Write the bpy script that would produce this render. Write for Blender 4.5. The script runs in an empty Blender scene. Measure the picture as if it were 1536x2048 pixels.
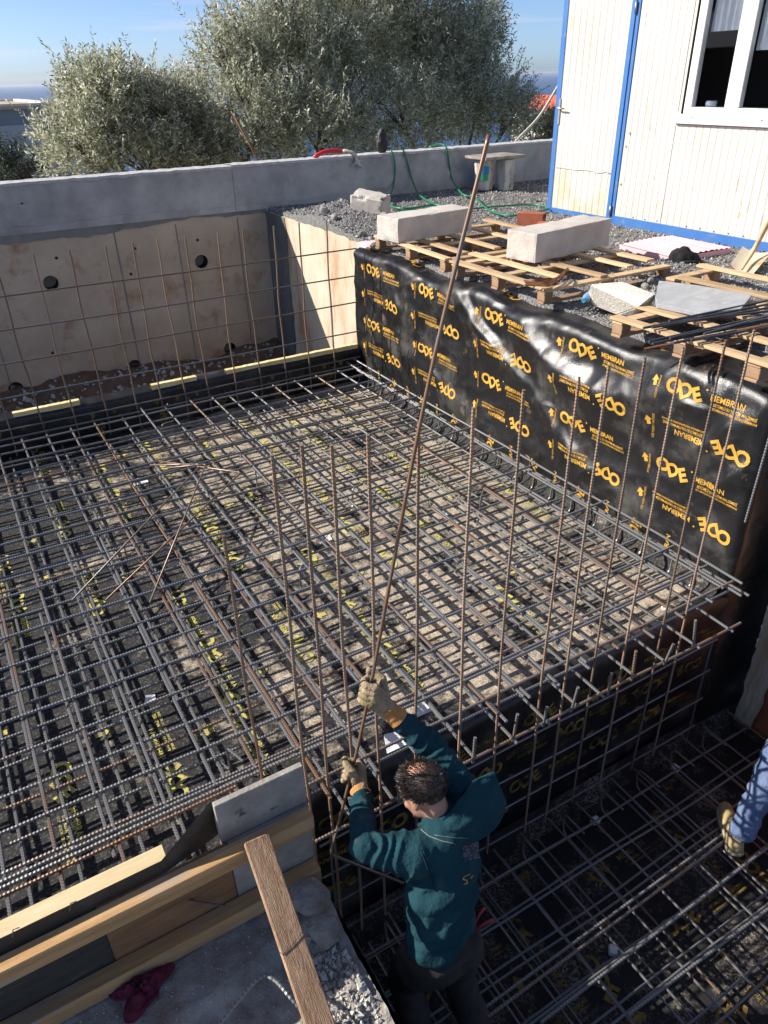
import bpy, bmesh, math, random
from mathutils import Vector, Matrix, noise, Euler
from mathutils.bvhtree import BVHTree
random.seed(7)
scene = bpy.context.scene
COL = scene.collection
R = math.radians
V = Vector

# ------------------------------------------------------------------ camera
FPX = 1471.175                      # focal length in pixels of the 1536 x 2048 photograph
PITCH, ROLL, YAW = 0.53544524, -0.02427258, 0.52056201
_cp, _sp = math.cos(PITCH), math.sin(PITCH)
FW = V((math.sin(YAW) * _cp, math.cos(YAW) * _cp, -_sp))
_rt = V((math.cos(YAW), -math.sin(YAW), 0)); _up = _rt.cross(FW)
RT = _rt * math.cos(ROLL) + _up * math.sin(ROLL)
UP = -_rt * math.sin(ROLL) + _up * math.cos(ROLL)
CAM = V((0, 0, 1.52))
cd = bpy.data.cameras.new('camera'); cam = bpy.data.objects.new('camera', cd); COL.objects.link(cam)
cd.sensor_fit = 'VERTICAL'; cd.sensor_height = 36.0; cd.lens = FPX / 2048 * 36.0
cd.clip_start = 0.05; cd.clip_end = 90000
cam.matrix_world = Matrix(((RT.x, UP.x, -FW.x, CAM.x), (RT.y, UP.y, -FW.y, CAM.y), (RT.z, UP.z, -FW.z, CAM.z), (0, 0, 0, 1)))
scene.camera = cam

# ------------------------------------------------------------------ sky, sun, exposure
SUN = V((-1.3, 0.86, 1.0)).normalized()          # towards the sun
world = bpy.data.worlds.new('World'); scene.world = world; world.use_nodes = True
wn, wl = world.node_tree.nodes, world.node_tree.links
bg = wn['Background']; sky = wn.new('ShaderNodeTexSky'); sky.sky_type = 'NISHITA'; sky.sun_disc = False
sky.sun_elevation = math.asin(SUN.z); sky.sun_rotation = math.atan2(SUN.x, SUN.y)
sky.altitude = 150; sky.air_density = 0.5; sky.dust_density = 0.8; sky.ozone_density = 4.0
bg.inputs['Strength'].default_value = 0.11
# thin high cloud streaks mixed over the sky, by direction
tc = wn.new('ShaderNodeTexCoord'); mp = wn.new('ShaderNodeMapping'); mp.inputs['Scale'].default_value = (1.2, 1.2, 26)
nz = wn.new('ShaderNodeTexNoise'); nz.inputs['Scale'].default_value = 2.2; nz.inputs['Detail'].default_value = 6; nz.inputs['Roughness'].default_value = 0.6
rp = wn.new('ShaderNodeValToRGB'); rp.color_ramp.elements[0].position = 0.51; rp.color_ramp.elements[1].position = 0.80
rp.color_ramp.elements[1].color = (0.55, 0.55, 0.55, 1)
mx = wn.new('ShaderNodeMixRGB'); mx.inputs['Color2'].default_value = (5.2, 4.9, 5.6, 1)
wl.new(tc.outputs['Generated'], mp.inputs['Vector']); wl.new(mp.outputs[0], nz.inputs['Vector']); wl.new(nz.outputs['Fac'], rp.inputs['Fac'])
wl.new(rp.outputs[0], mx.inputs['Fac']); wl.new(sky.outputs[0], mx.inputs['Color1']); wl.new(mx.outputs[0], bg.inputs['Color'])
sd = bpy.data.lights.new('sun', 'SUN'); sd.energy = 5.0; sd.angle = R(0.53); sd.color = (1.0, 0.94, 0.85)
so = bpy.data.objects.new('sun', sd); COL.objects.link(so); so.rotation_euler = (-SUN).to_track_quat('-Z', 'Y').to_euler(); so.location = (-12, 8, 12)
vs = scene.view_settings; vs.view_transform = 'Standard'; vs.look = 'None'; vs.exposure = 0.68; vs.gamma = 1; vs.use_curve_mapping = False

# ------------------------------------------------------------------ pixel -> place (direction from a pixel, distance from the surface touched)
def ray(x, y): return RT * ((x - 768) / FPX) - UP * ((y - 1024) / FPX) + FW
def atz(x, y, z): d = ray(x, y); return CAM + d * ((z - CAM.z) / d.z)
def aty(x, y, Y): d = ray(x, y); return CAM + d * (Y / d.y)
def atx(x, y, X): d = ray(x, y); return CAM + d * (X / d.x)

# ------------------------------------------------------------------ materials
MATS = {}
def new_mat(name):
    m = bpy.data.materials.new(name); m.use_nodes = True; MATS[name] = m
    nt = m.node_tree; b = nt.nodes['Principled BSDF']
    return m, nt.nodes, nt.links, b
def nd(n, t, **kw):
    x = n.new(t)
    for k, v in kw.items():
        if k in x.inputs: x.inputs[k].default_value = v
        else: setattr(x, k, v)
    return x
def ramp(n, a, b, c0=(0, 0, 0, 1), c1=(1, 1, 1, 1)):
    r = n.new('ShaderNodeValToRGB'); e = r.color_ramp.elements
    e[0].position = a; e[1].position = b; e[0].color = c0; e[1].color = c1
    return r
def c4(c): return (c[0], c[1], c[2], 1)
def mat(name, c1, c2=None, scale=6, rough=0.8, bump=0.0, bscale=40, stretch=None, c3=None, s3=2.0, t3=(0.55, 0.7), spec=0.3, metal=0.0, coord='Object', detail=6, voro=False, rrand=0.0, b0=0.35, b1=0.65):
    """two colours by noise, an optional third as stains, bump from fine noise"""
    m, n, l, b = new_mat(name)
    t = n.new('ShaderNodeTexCoord'); vec = t.outputs[coord]
    if stretch:
        mpn = nd(n, 'ShaderNodeMapping'); mpn.inputs['Scale'].default_value = stretch; l.new(vec, mpn.inputs['Vector']); vec = mpn.outputs[0]
    c2 = c2 or tuple(x * 0.75 for x in c1)
    a = nd(n, 'ShaderNodeTexNoise', Scale=scale, Detail=detail, Roughness=0.62); l.new(vec, a.inputs['Vector'])
    r = ramp(n, b0, b1, c4(c1), c4(c2)); l.new(a.outputs['Fac'], r.inputs['Fac']); out = r.outputs[0]
    if c3:
        a3 = nd(n, 'ShaderNodeTexNoise', Scale=s3, Detail=7, Roughness=0.68); l.new(vec, a3.inputs['Vector'])
        r3 = ramp(n, *t3); l.new(a3.outputs['Fac'], r3.inputs['Fac'])
        mxn = nd(n, 'ShaderNodeMixRGB'); mxn.inputs['Color2'].default_value = c4(c3)
        l.new(r3.outputs[0], mxn.inputs['Fac']); l.new(out, mxn.inputs['Color1']); out = mxn.outputs[0]
    if rrand:
        oi = n.new('ShaderNodeObjectInfo'); ma = nd(n, 'ShaderNodeMapRange'); ma.inputs['To Min'].default_value = 1 - rrand; ma.inputs['To Max'].default_value = 1 + rrand
        l.new(oi.outputs['Random'], ma.inputs['Value']); mm = nd(n, 'ShaderNodeMixRGB', blend_type='MULTIPLY'); mm.inputs['Fac'].default_value = 1
        l.new(out, mm.inputs['Color1']); l.new(ma.outputs[0], mm.inputs['Color2']); out = mm.outputs[0]
    l.new(out, b.inputs['Base Color'])
    b.inputs['Roughness'].default_value = rough; b.inputs['Metallic'].default_value = metal; b.inputs['Specular IOR Level'].default_value = spec
    if bump:
        if voro: f = nd(n, 'ShaderNodeTexVoronoi', Scale=bscale); o = f.outputs['Distance']
        else: f = nd(n, 'ShaderNodeTexNoise', Scale=bscale, Detail=5, Roughness=0.6); o = f.outputs['Fac']
        l.new(vec, f.inputs['Vector'])
        bp = nd(n, 'ShaderNodeBump', Strength=1.0, Distance=bump); l.new(o, bp.inputs['Height']); l.new(bp.outputs[0], b.inputs['Normal'])
    return m

mat('parapet_concrete', (0.47, 0.46, 0.45), (0.29, 0.285, 0.28), 2.0, 0.9, 0.006, 30, c3=(0.53, 0.52, 0.51), s3=1.3, detail=10)
mat('parapet_cap', (0.52, 0.51, 0.49), (0.42, 0.41, 0.40), 14, 0.9, 0.006, 60)
mat('old_concrete', (0.60, 0.49, 0.37), (0.45, 0.36, 0.265), 1.6, 0.9, 0.006, 35, c3=(0.33, 0.17, 0.085), s3=2.1, t3=(0.54, 0.70), detail=11)
mat('side_concrete', (0.58, 0.51, 0.40), (0.46, 0.38, 0.27), 3.0, 0.9, 0.004, 30, c3=(0.42, 0.22, 0.09), s3=3.2, t3=(0.52, 0.68), stretch=(1, 1, 0.3), detail=10)
mat('grey_render', (0.16, 0.16, 0.155), (0.11, 0.11, 0.105), 3, 0.9, 0.004, 30)
mat('wet_render', (0.27, 0.26, 0.25), (0.18, 0.175, 0.17), 2.6, 0.85, 0.003, 30)
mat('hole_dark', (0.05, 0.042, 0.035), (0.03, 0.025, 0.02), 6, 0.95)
mat('hole_foam', (0.75, 0.72, 0.6), (0.6, 0.55, 0.4), 10, 0.9, 0.004, 30)
mat('ledge_concrete', (0.40, 0.37, 0.33), (0.22, 0.20, 0.175), 6.5, 0.92, 0.022, 26, c3=(0.24, 0.16, 0.09), s3=3.0, t3=(0.56, 0.70), detail=9)
mat('rubble', (0.48, 0.46, 0.42), (0.33, 0.31, 0.29), 9, 0.95, 0.01, 45)
mat('gravel_base', (0.27, 0.265, 0.255), (0.15, 0.145, 0.14), 38, 0.95, 0.02, 55, voro=True, c3=(0.34, 0.27, 0.21), s3=0.7, t3=(0.56, 0.68))
mat('dirt', (0.20, 0.13, 0.085), (0.13, 0.08, 0.05), 7, 0.95, 0.03, 18, c3=(0.33, 0.29, 0.25), s3=6, t3=(0.6, 0.68))
mat('hillside', (0.10, 0.11, 0.05), (0.16, 0.14, 0.08), 0.3, 0.95)
mat('aac_white', (0.62, 0.57, 0.51), (0.47, 0.42, 0.37), 4, 0.95, 0.006, 70, rrand=0.05, c3=(0.44, 0.38, 0.31), s3=5, t3=(0.62, 0.74), detail=10)
mat('aac_broken', (0.74, 0.69, 0.60), (0.62, 0.57, 0.49), 8, 0.95, 0.008, 50)
mat('marble', (0.40, 0.41, 0.42), (0.24, 0.25, 0.265), 3.2, 0.35, 0.001, 40, stretch=(1, 2.6, 1), c3=(0.55, 0.55, 0.54), s3=3, t3=(0.55, 0.7), spec=0.5)
mat('brick_red', (0.42, 0.14, 0.075), (0.33, 0.10, 0.055), 7, 0.9, 0.003, 60, rrand=0.15)
mat('pallet_wood', (0.58, 0.41, 0.24), (0.46, 0.30, 0.16), 5, 0.85, 0.002, 40, stretch=(6, 1, 6), rrand=0.28, c3=(0.30, 0.21, 0.14), s3=4, t3=(0.55, 0.70), detail=9)
mat('pallet_block', (0.36, 0.23, 0.14), (0.27, 0.17, 0.10), 9, 0.9, 0.003, 50, rrand=0.2)
mat('timber_fresh', (0.55, 0.35, 0.165), (0.40, 0.225, 0.09), 3.5, 0.8, 0.002, 30, stretch=(1, 11, 11), c3=(0.34, 0.30, 0.255), s3=2.6, t3=(0.50, 0.68), detail=10)
mat('timber_pale', (0.70, 0.58, 0.36), (0.60, 0.46, 0.25), 4, 0.85, 0.002, 40, stretch=(1, 8, 8))
mat('timber_old', (0.46, 0.30, 0.19), (0.29, 0.175, 0.10), 5, 0.9, 0.010, 22, stretch=(11, 1.6, 1.6), c3=(0.09, 0.055, 0.04), s3=6, t3=(0.62, 0.69))
mat('plywood_grey', (0.40, 0.365, 0.32), (0.24, 0.215, 0.185), 6, 0.9, 0.005, 40, c3=(0.08, 0.07, 0.06), s3=10, t3=(0.6, 0.68), detail=9)
mat('plywood_brown', (0.30, 0.17, 0.085), (0.19, 0.10, 0.05), 4, 0.75, 0.006, 9, stretch=(1, 1, 9), c3=(0.09, 0.045, 0.025), s3=3, t3=(0.58, 0.66))
mat('plywood_black', (0.035, 0.035, 0.033), (0.06, 0.058, 0.05), 4, 0.6, 0.003, 20, stretch=(1.2, 1, 9), c3=(0.17, 0.15, 0.11), s3=2.0, t3=(0.60, 0.68))
mat('foam_yellow', (0.80, 0.70, 0.40), (0.70, 0.56, 0.26), 12, 0.9, 0.004, 60)
mat('foam_pink', (0.80, 0.46, 0.48), (0.74, 0.40, 0.43), 4, 0.85, 0.001, 60)
mat('blue_paint', (0.040, 0.14, 0.40), (0.06, 0.17, 0.38), 3, 0.45, 0.001, 30, c3=(0.26, 0.20, 0.17), s3=6, t3=(0.60, 0.70), spec=0.4, detail=9)
mat('steel_dark', (0.10, 0.10, 0.105), (0.07, 0.07, 0.075), 9, 0.45, 0.001, 60, metal=0.6, spec=0.5)
mat('metal_grey', (0.42, 0.42, 0.41), (0.33, 0.33, 0.32), 9, 0.4, metal=0.8, spec=0.5)
mat('upvc_white', (0.78, 0.77, 0.73), (0.72, 0.71, 0.67), 2, 0.4, c3=(0.55, 0.50, 0.42), s3=3, t3=(0.72, 0.85), spec=0.5)
mat('curtain', (0.62, 0.63, 0.63), (0.52, 0.53, 0.54), 4, 0.9)
mat('interior_dark', (0.006, 0.007, 0.010), (0.008, 0.008, 0.010), 2, 0.9)  # near-black colour paints in the shade inside the container
mat('hose_green', (0.02, 0.22, 0.11), (0.015, 0.17, 0.08), 8, 0.35, spec=0.5)
mat('hose_red', (0.62, 0.02, 0.03), (0.5, 0.02, 0.03), 8, 0.4, spec=0.5)
mat('rope_cream', (0.60, 0.56, 0.47), (0.42, 0.38, 0.30), 30, 0.9)
mat('black_cloth', (0.012, 0.012, 0.014), (0.02, 0.02, 0.022), 30, 0.95, 0.002, 120)
mat('black_plastic', (0.03, 0.028, 0.028), (0.05, 0.045, 0.04), 9, 0.5)
mat('rag_maroon', (0.15, 0.022, 0.045), (0.09, 0.015, 0.03), 8, 0.95, 0.002, 120)
mat('bucket_white', (0.60, 0.60, 0.57), (0.33, 0.32, 0.30), 9, 0.7, 0.002, 40, c3=(0.17, 0.16, 0.15), s3=7, t3=(0.55, 0.62), stretch=(1, 1, 0.4))
mat('label_blue', (0.03, 0.20, 0.45), (0.03, 0.30, 0.40), 20, 0.6)
mat('label_green', (0.03, 0.40, 0.20), (0.03, 0.30, 0.16), 20, 0.6)
mat('rust_metal', (0.22, 0.09, 0.04), (0.13, 0.055, 0.03), 12, 0.85, 0.002, 60)
mat('stone', (0.34, 0.32, 0.29), (0.24, 0.225, 0.21), 14, 0.95, 0.004, 60, rrand=0.25)
mat('paper_white', (0.78, 0.78, 0.78), (0.68, 0.68, 0.70), 9, 0.8)
mat('house_grey', (0.24, 0.27, 0.33), (0.21, 0.24, 0.30), 1, 0.85)
mat('house_light', (0.42, 0.45, 0.50), (0.38, 0.41, 0.46), 1, 0.85)
mat('roof_white', (0.72, 0.69, 0.62), (0.62, 0.58, 0.50), 2, 0.9)
mat('roof_gravel', (0.52, 0.40, 0.30), (0.42, 0.32, 0.24), 4, 0.95)
mat('roof_red', (0.55, 0.14, 0.08), (0.45, 0.10, 0.06), 3, 0.9)
mat('bark', (0.16, 0.13, 0.10), (0.09, 0.075, 0.06), 14, 0.95, 0.01, 20, stretch=(1, 1, 0.3))
mat('skin', (0.46, 0.25, 0.165), (0.38, 0.19, 0.12), 12, 0.5, 0.0006, 220, spec=0.4)
mat('trousers', (0.055, 0.048, 0.04), (0.035, 0.03, 0.026), 9, 0.95, 0.002, 160)
mat('jeans', (0.055, 0.095, 0.19), (0.15, 0.20, 0.32), 9, 0.92, 0.014, 22, c3=(0.24, 0.28, 0.36), s3=7, t3=(0.60, 0.74), detail=9)
mat('boot', (0.40, 0.30, 0.15), (0.30, 0.22, 0.11), 9, 0.85, 0.002, 60)
mat('boot_sole', (0.42, 0.36, 0.24), (0.3, 0.26, 0.18), 9, 0.9)
mat('glove', (0.40, 0.31, 0.20), (0.25, 0.18, 0.11), 30, 0.95, 0.006, 90, c3=(0.19, 0.17, 0.05), s3=16, t3=(0.54, 0.66), detail=9)
mat('glove_cuff', (0.55, 0.26, 0.08), (0.42, 0.19, 0.06), 20, 0.95, 0.002, 200)
mat('dark_jacket', (0.06, 0.065, 0.075), (0.04, 0.045, 0.05), 9, 0.95, 0.002, 120)
mat('hoodie', (0.018, 0.062, 0.076), (0.012, 0.043, 0.054), 7, 0.95, 0.012, 24, c3=(0.055, 0.080, 0.082), s3=6, t3=(0.58, 0.72), spec=0.12, detail=9)
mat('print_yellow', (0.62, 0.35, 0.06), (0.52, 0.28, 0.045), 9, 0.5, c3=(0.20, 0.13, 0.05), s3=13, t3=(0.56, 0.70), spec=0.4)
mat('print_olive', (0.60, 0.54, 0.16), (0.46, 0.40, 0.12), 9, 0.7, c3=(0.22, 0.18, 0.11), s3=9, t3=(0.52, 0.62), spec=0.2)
mat('print_dim', (0.30, 0.20, 0.05), (0.20, 0.14, 0.035), 9, 0.6, c3=(0.035, 0.03, 0.022), s3=8, t3=(0.44, 0.58), spec=0.2)  # darker copy of the yellow print, the pit's shade put into its colour
mat('zip_grey', (0.20, 0.21, 0.21), (0.12, 0.13, 0.13), 30, 0.7)
mat('red_plastic', (0.45, 0.02, 0.03), (0.35, 0.02, 0.03), 9, 0.4, spec=0.5)
mat('water_bottle', (0.25, 0.42, 0.62), (0.12, 0.30, 0.55), 14, 0.15, spec=0.6)

def make_special():
    # black bitumen membrane with gloss patches, dust and a woven embossing
    m, n, l, b = new_mat('membrane')
    t = n.new('ShaderNodeTexCoord'); v = t.outputs['Object']
    a = nd(n, 'ShaderNodeTexNoise', Scale=2.2, Detail=8, Roughness=0.68); l.new(v, a.inputs['Vector'])
    r = ramp(n, 0.52, 0.80, (0.010, 0.010, 0.011, 1), (0.11, 0.10, 0.088, 1)); l.new(a.outputs['Fac'], r.inputs['Fac'])
    a2 = nd(n, 'ShaderNodeTexNoise', Scale=3.4, Detail=9, Roughness=0.75); l.new(v, a2.inputs['Vector'])
    r2 = ramp(n, 0.60, 0.70); l.new(a2.outputs['Fac'], r2.inputs['Fac'])
    mm = nd(n, 'ShaderNodeMixRGB'); mm.inputs['Color2'].default_value = (0.30, 0.22, 0.155, 1)
    sc = nd(n, 'ShaderNodeMath', operation='MULTIPLY'); sc.inputs[1].default_value = 0.45; l.new(r2.outputs[0], sc.inputs[0])
    l.new(sc.outputs[0], mm.inputs['Fac']); l.new(r.outputs[0], mm.inputs['Color1']); l.new(mm.outputs[0], b.inputs['Base Color'])
    rr = ramp(n, 0.35, 0.7, (0.24, 0.24, 0.24, 1), (0.50, 0.50, 0.50, 1)); l.new(a.outputs['Fac'], rr.inputs['Fac']); l.new(rr.outputs[0], b.inputs['Roughness'])
    b.inputs['Specular IOR Level'].default_value = 0.55
    w = nd(n, 'ShaderNodeTexNoise', Scale=90, Detail=3); ms = nd(n, 'ShaderNodeMapping'); ms.inputs['Scale'].default_value = (1, 1, 4)
    l.new(v, ms.inputs['Vector']); l.new(ms.outputs[0], w.inputs['Vector'])
    bp = nd(n, 'ShaderNodeBump', Strength=0.6, Distance=0.0025); l.new(w.outputs['Fac'], bp.inputs['Height']); l.new(bp.outputs[0], b.inputs['Normal'])
    # the pool floor: same membrane, strewn with sand and sawdust
    m, n, l, b = new_mat('floor_membrane')
    t = n.new('ShaderNodeTexCoord'); v = t.outputs['Object']
    sep = n.new('ShaderNodeSeparateXYZ'); l.new(v, sep.inputs[0])
    gr = nd(n, 'ShaderNodeMapRange'); gr.inputs['From Min'].default_value = -0.3; gr.inputs['From Max'].default_value = 1.8; gr.inputs['To Min'].default_value = -0.11; gr.inputs['To Max'].default_value = 0.068
    l.new(sep.outputs['X'], gr.inputs['Value'])
    a = nd(n, 'ShaderNodeTexNoise', Scale=2.6, Detail=12, Roughness=0.78); l.new(v, a.inputs['Vector'])
    ad = nd(n, 'ShaderNodeMath', operation='ADD'); l.new(a.outputs['Fac'], ad.inputs[0]); l.new(gr.outputs[0], ad.inputs[1])
    r = ramp(n, 0.49, 0.60); l.new(ad.outputs[0], r.inputs['Fac'])
    f = nd(n, 'ShaderNodeTexNoise', Scale=70, Detail=4, Roughness=0.7); l.new(v, f.inputs['Vector'])
    fr = ramp(n, 0.34, 0.62, (0.21, 0.175, 0.135, 1), (0.62, 0.52, 0.39, 1)); l.new(f.outputs['Fac'], fr.inputs['Fac'])
    fk = ramp(n, 0.50, 0.80, (0.022, 0.022, 0.023, 1), (0.20, 0.18, 0.15, 1)); l.new(f.outputs['Fac'], fk.inputs['Fac'])
    mm = nd(n, 'ShaderNodeMixRGB'); l.new(r.outputs[0], mm.inputs['Fac']); l.new(fk.outputs[0], mm.inputs['Color1']); l.new(fr.outputs[0], mm.inputs['Color2'])
    l.new(mm.outputs[0], b.inputs['Base Color']); b.inputs['Roughness'].default_value = 0.75; b.inputs['Specular IOR Level'].default_value = 0.25
    bp = nd(n, 'ShaderNodeBump', Strength=0.8, Distance=0.006); l.new(f.outputs['Fac'], bp.inputs['Height']); l.new(bp.outputs[0], b.inputs['Normal'])
    # the deep pit: membrane colour lowered to paint in its shade, with cement dust
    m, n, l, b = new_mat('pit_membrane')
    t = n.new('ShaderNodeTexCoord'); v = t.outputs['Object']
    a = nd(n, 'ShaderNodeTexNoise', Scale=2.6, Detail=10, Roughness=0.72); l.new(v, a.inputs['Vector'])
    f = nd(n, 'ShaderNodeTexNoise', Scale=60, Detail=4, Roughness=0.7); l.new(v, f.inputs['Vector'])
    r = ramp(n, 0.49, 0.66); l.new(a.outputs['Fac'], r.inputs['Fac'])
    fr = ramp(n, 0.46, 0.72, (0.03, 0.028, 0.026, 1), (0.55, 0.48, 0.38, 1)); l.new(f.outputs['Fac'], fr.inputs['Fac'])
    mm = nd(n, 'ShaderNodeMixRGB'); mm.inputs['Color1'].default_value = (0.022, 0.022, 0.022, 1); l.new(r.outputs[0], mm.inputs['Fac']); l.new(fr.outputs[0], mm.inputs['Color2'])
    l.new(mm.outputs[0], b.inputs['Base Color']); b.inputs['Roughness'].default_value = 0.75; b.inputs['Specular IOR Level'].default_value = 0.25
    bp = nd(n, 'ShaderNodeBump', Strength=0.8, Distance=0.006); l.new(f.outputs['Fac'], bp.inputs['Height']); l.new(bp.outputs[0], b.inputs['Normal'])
    # reinforcing bar: grey steel, some bars rusty (per object), blotches of rust along the bar
    m, n, l, b = new_mat('rebar')
    t = n.new('ShaderNodeTexCoord'); oi = n.new('ShaderNodeObjectInfo')
    av = nd(n, 'ShaderNodeVectorMath', operation='ADD'); l.new(t.outputs['Object'], av.inputs[0])
    cx = n.new('ShaderNodeCombineXYZ'); mu = nd(n, 'ShaderNodeMath', operation='MULTIPLY'); mu.inputs[1].default_value = 37; l.new(oi.outputs['Random'], mu.inputs[0])
    l.new(mu.outputs[0], cx.inputs[0]); l.new(cx.outputs[0], av.inputs[1])
    a = nd(n, 'ShaderNodeTexNoise', Scale=2.2, Detail=7, Roughness=0.7); l.new(av.outputs[0], a.inputs['Vector'])
    mr = nd(n, 'ShaderNodeMapRange'); mr.inputs['From Min'].default_value = 0.68; mr.inputs['From Max'].default_value = 1.0; mr.inputs['To Min'].default_value = -0.16; mr.inputs['To Max'].default_value = 0.20
    l.new(oi.outputs['Random'], mr.inputs['Value']); ad = nd(n, 'ShaderNodeMath', operation='ADD'); l.new(a.outputs['Fac'], ad.inputs[0]); l.new(mr.outputs[0], ad.inputs[1])
    r = ramp(n, 0.44, 0.68, (0.19, 0.19, 0.19, 1), (0.24, 0.14, 0.085, 1)); l.new(ad.outputs[0], r.inputs['Fac'])
    l.new(r.outputs[0], b.inputs['Base Color']); b.inputs['Roughness'].default_value = 0.36; b.inputs['Metallic'].default_value = 0.40; b.inputs['Specular IOR Level'].default_value = 0.4
    # painted sandwich-panel wall: off white, chipped
    for nm, gr_on in (('panel_white', 0), ('door_white', 1)):
        m, n, l, b = new_mat(nm)
        t = n.new('ShaderNodeTexCoord'); v = t.outputs['Object']
        a = nd(n, 'ShaderNodeTexNoise', Scale=1.3, Detail=6); l.new(v, a.inputs['Vector'])
        r = ramp(n, 0.35, 0.7, (0.60, 0.565, 0.50, 1), (0.50, 0.465, 0.41, 1)); l.new(a.outputs['Fac'], r.inputs['Fac'])
        a2 = nd(n, 'ShaderNodeTexNoise', Scale=3.4, Detail=9, Roughness=0.72); ms = nd(n, 'ShaderNodeMapping'); ms.inputs['Scale'].default_value = (1, 1.6, 0.8); l.new(v, ms.inputs['Vector']); l.new(ms.outputs[0], a2.inputs['Vector'])
        sep = n.new('ShaderNodeSeparateXYZ'); l.new(v, sep.inputs[0])
        g = nd(n, 'ShaderNodeMapRange'); g.inputs['From Min'].default_value = 0.0; g.inputs['From Max'].default_value = 0.62; g.inputs['To Min'].default_value = 0.20 if gr_on else 0.06; g.inputs['To Max'].default_value = 0.0
        l.new(sep.outputs['Z'], g.inputs['Value'])
        ad = nd(n, 'ShaderNodeMath', operation='ADD'); l.new(a2.outputs['Fac'], ad.inputs[0]); l.new(g.outputs[0], ad.inputs[1])
        r2 = ramp(n, 0.61, 0.645); l.new(ad.outputs[0], r2.inputs['Fac'])
        mm = nd(n, 'ShaderNodeMixRGB'); mm.inputs['Color2'].default_value = (0.50, 0.45, 0.33, 1) if gr_on else (0.46, 0.43, 0.37, 1)
        l.new(r2.outputs[0], mm.inputs['Fac']); l.new(r.outputs[0], mm.inputs['Color1']); l.new(mm.outputs[0], b.inputs['Base Color'])
        b.inputs['Roughness'].default_value = 0.6
        f = nd(n, 'ShaderNodeTexNoise', Scale=22, Detail=5); l.new(v, f.inputs['Vector']); bp = nd(n, 'ShaderNodeBump', Strength=0.5, Distance=0.002)
        l.new(f.outputs['Fac'], bp.inputs['Height']); l.new(bp.outputs[0], b.inputs['Normal'])
    # gravel stones, leaves, hair: colour varies piece by piece
    for nm, cols, rough in (('gravel_stone', [(0.14, 0.14, 0.14), (0.30, 0.295, 0.285), (0.42, 0.40, 0.37), (0.22, 0.20, 0.18)], 0.95),
                            ('rubble_stone', [(0.42, 0.40, 0.37), (0.55, 0.53, 0.49), (0.34, 0.32, 0.29)], 0.95),
                            ('olive_leaf', [(0.21, 0.23, 0.13), (0.40, 0.41, 0.28), (0.62, 0.61, 0.48), (0.32, 0.33, 0.21), (0.70, 0.68, 0.56)], 0.40),
                            ('dark_leaf', [(0.03, 0.045, 0.025), (0.06, 0.075, 0.045)], 0.5),
                            ('hair', [(0.020, 0.013, 0.010), (0.045, 0.030, 0.022), (0.012, 0.009, 0.008)], 0.45)):
        m, n, l, b = new_mat(nm)
        g = n.new('ShaderNodeNewGeometry'); r = n.new('ShaderNodeValToRGB'); r.color_ramp.interpolation = 'CONSTANT' if len(cols) > 2 else 'LINEAR'
        e = r.color_ramp.elements
        while len(e) < len(cols): e.new(0.5)
        for i, c in enumerate(cols): e[i].position = i / len(cols); e[i].color = c4(c)
        l.new(g.outputs['Random Per Island'], r.inputs['Fac']); l.new(r.outputs[0], b.inputs['Base Color']); b.inputs['Roughness'].default_value = rough
        if 'leaf' in nm:
            b.inputs['Specular IOR Level'].default_value = 0.5
            tr = n.new('ShaderNodeBsdfTranslucent'); l.new(r.outputs[0], tr.inputs['Color']); ms = n.new('ShaderNodeMixShader'); ms.inputs['Fac'].default_value = 0.48
            l.new(b.outputs[0], ms.inputs[1]); l.new(tr.outputs[0], ms.inputs[2]); l.new(ms.outputs[0], n['Material Output'].inputs['Surface'])
    # window glass, sea
    m, n, l, b = new_mat('glass'); b.inputs['Base Color'].default_value = (0.62, 0.68, 0.76, 1); b.inputs['Roughness'].default_value = 0.02
    b.inputs['Transmission Weight'].default_value = 1.0; b.inputs['IOR'].default_value = 1.05
    m, n, l, b = new_mat('sea'); b.inputs['Base Color'].default_value = (0.012, 0.07, 0.17, 1); b.inputs['Roughness'].default_value = 0.5
    # speckled patch on the hoodie's back
    m, n, l, b = new_mat('speckle'); t = n.new('ShaderNodeTexCoord'); a = nd(n, 'ShaderNodeTexVoronoi', Scale=140); l.new(t.outputs['Object'], a.inputs['Vector'])
    r = ramp(n, 0.18, 0.24, (0.75, 0.75, 0.78, 1), (0.03, 0.035, 0.055, 1)); l.new(a.outputs['Distance'], r.inputs['Fac']); l.new(r.outputs[0], b.inputs['Base Color']); b.inputs['Roughness'].default_value = 0.8
make_special()
mat('starter_steel', (0.20, 0.165, 0.135), (0.27, 0.16, 0.095), 3, 0.6, 0.001, 60, metal=0.1, spec=0.4, rrand=0.35)

# ------------------------------------------------------------------ objects
def link(name, data, m=None, parent=None, loc=None):
    o = bpy.data.objects.new(name, data); COL.objects.link(o)
    if m is not None and data is not None and not data.materials: data.materials.append(MATS[m])
    loc = V(loc) if loc is not None else V((0, 0, 0))
    if parent is not None: o.parent = parent; o.location = loc - V(parent['_base'])
    else: o.location = loc
    o['_base'] = tuple(loc)
    return o
def tag(o, label=None, cat=None, group=None, kind=None):
    if label: o['label'] = label
    if cat: o['category'] = cat
    if group: o['group'] = group
    if kind: o['kind'] = kind
    return o
def thing(name, label, cat, loc, group=None):
    return tag(link(name, None, None, None, loc), label, cat, group)
def part(name, me, m, parent, loc=None): return link(name, me, m, parent, loc)

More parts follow.
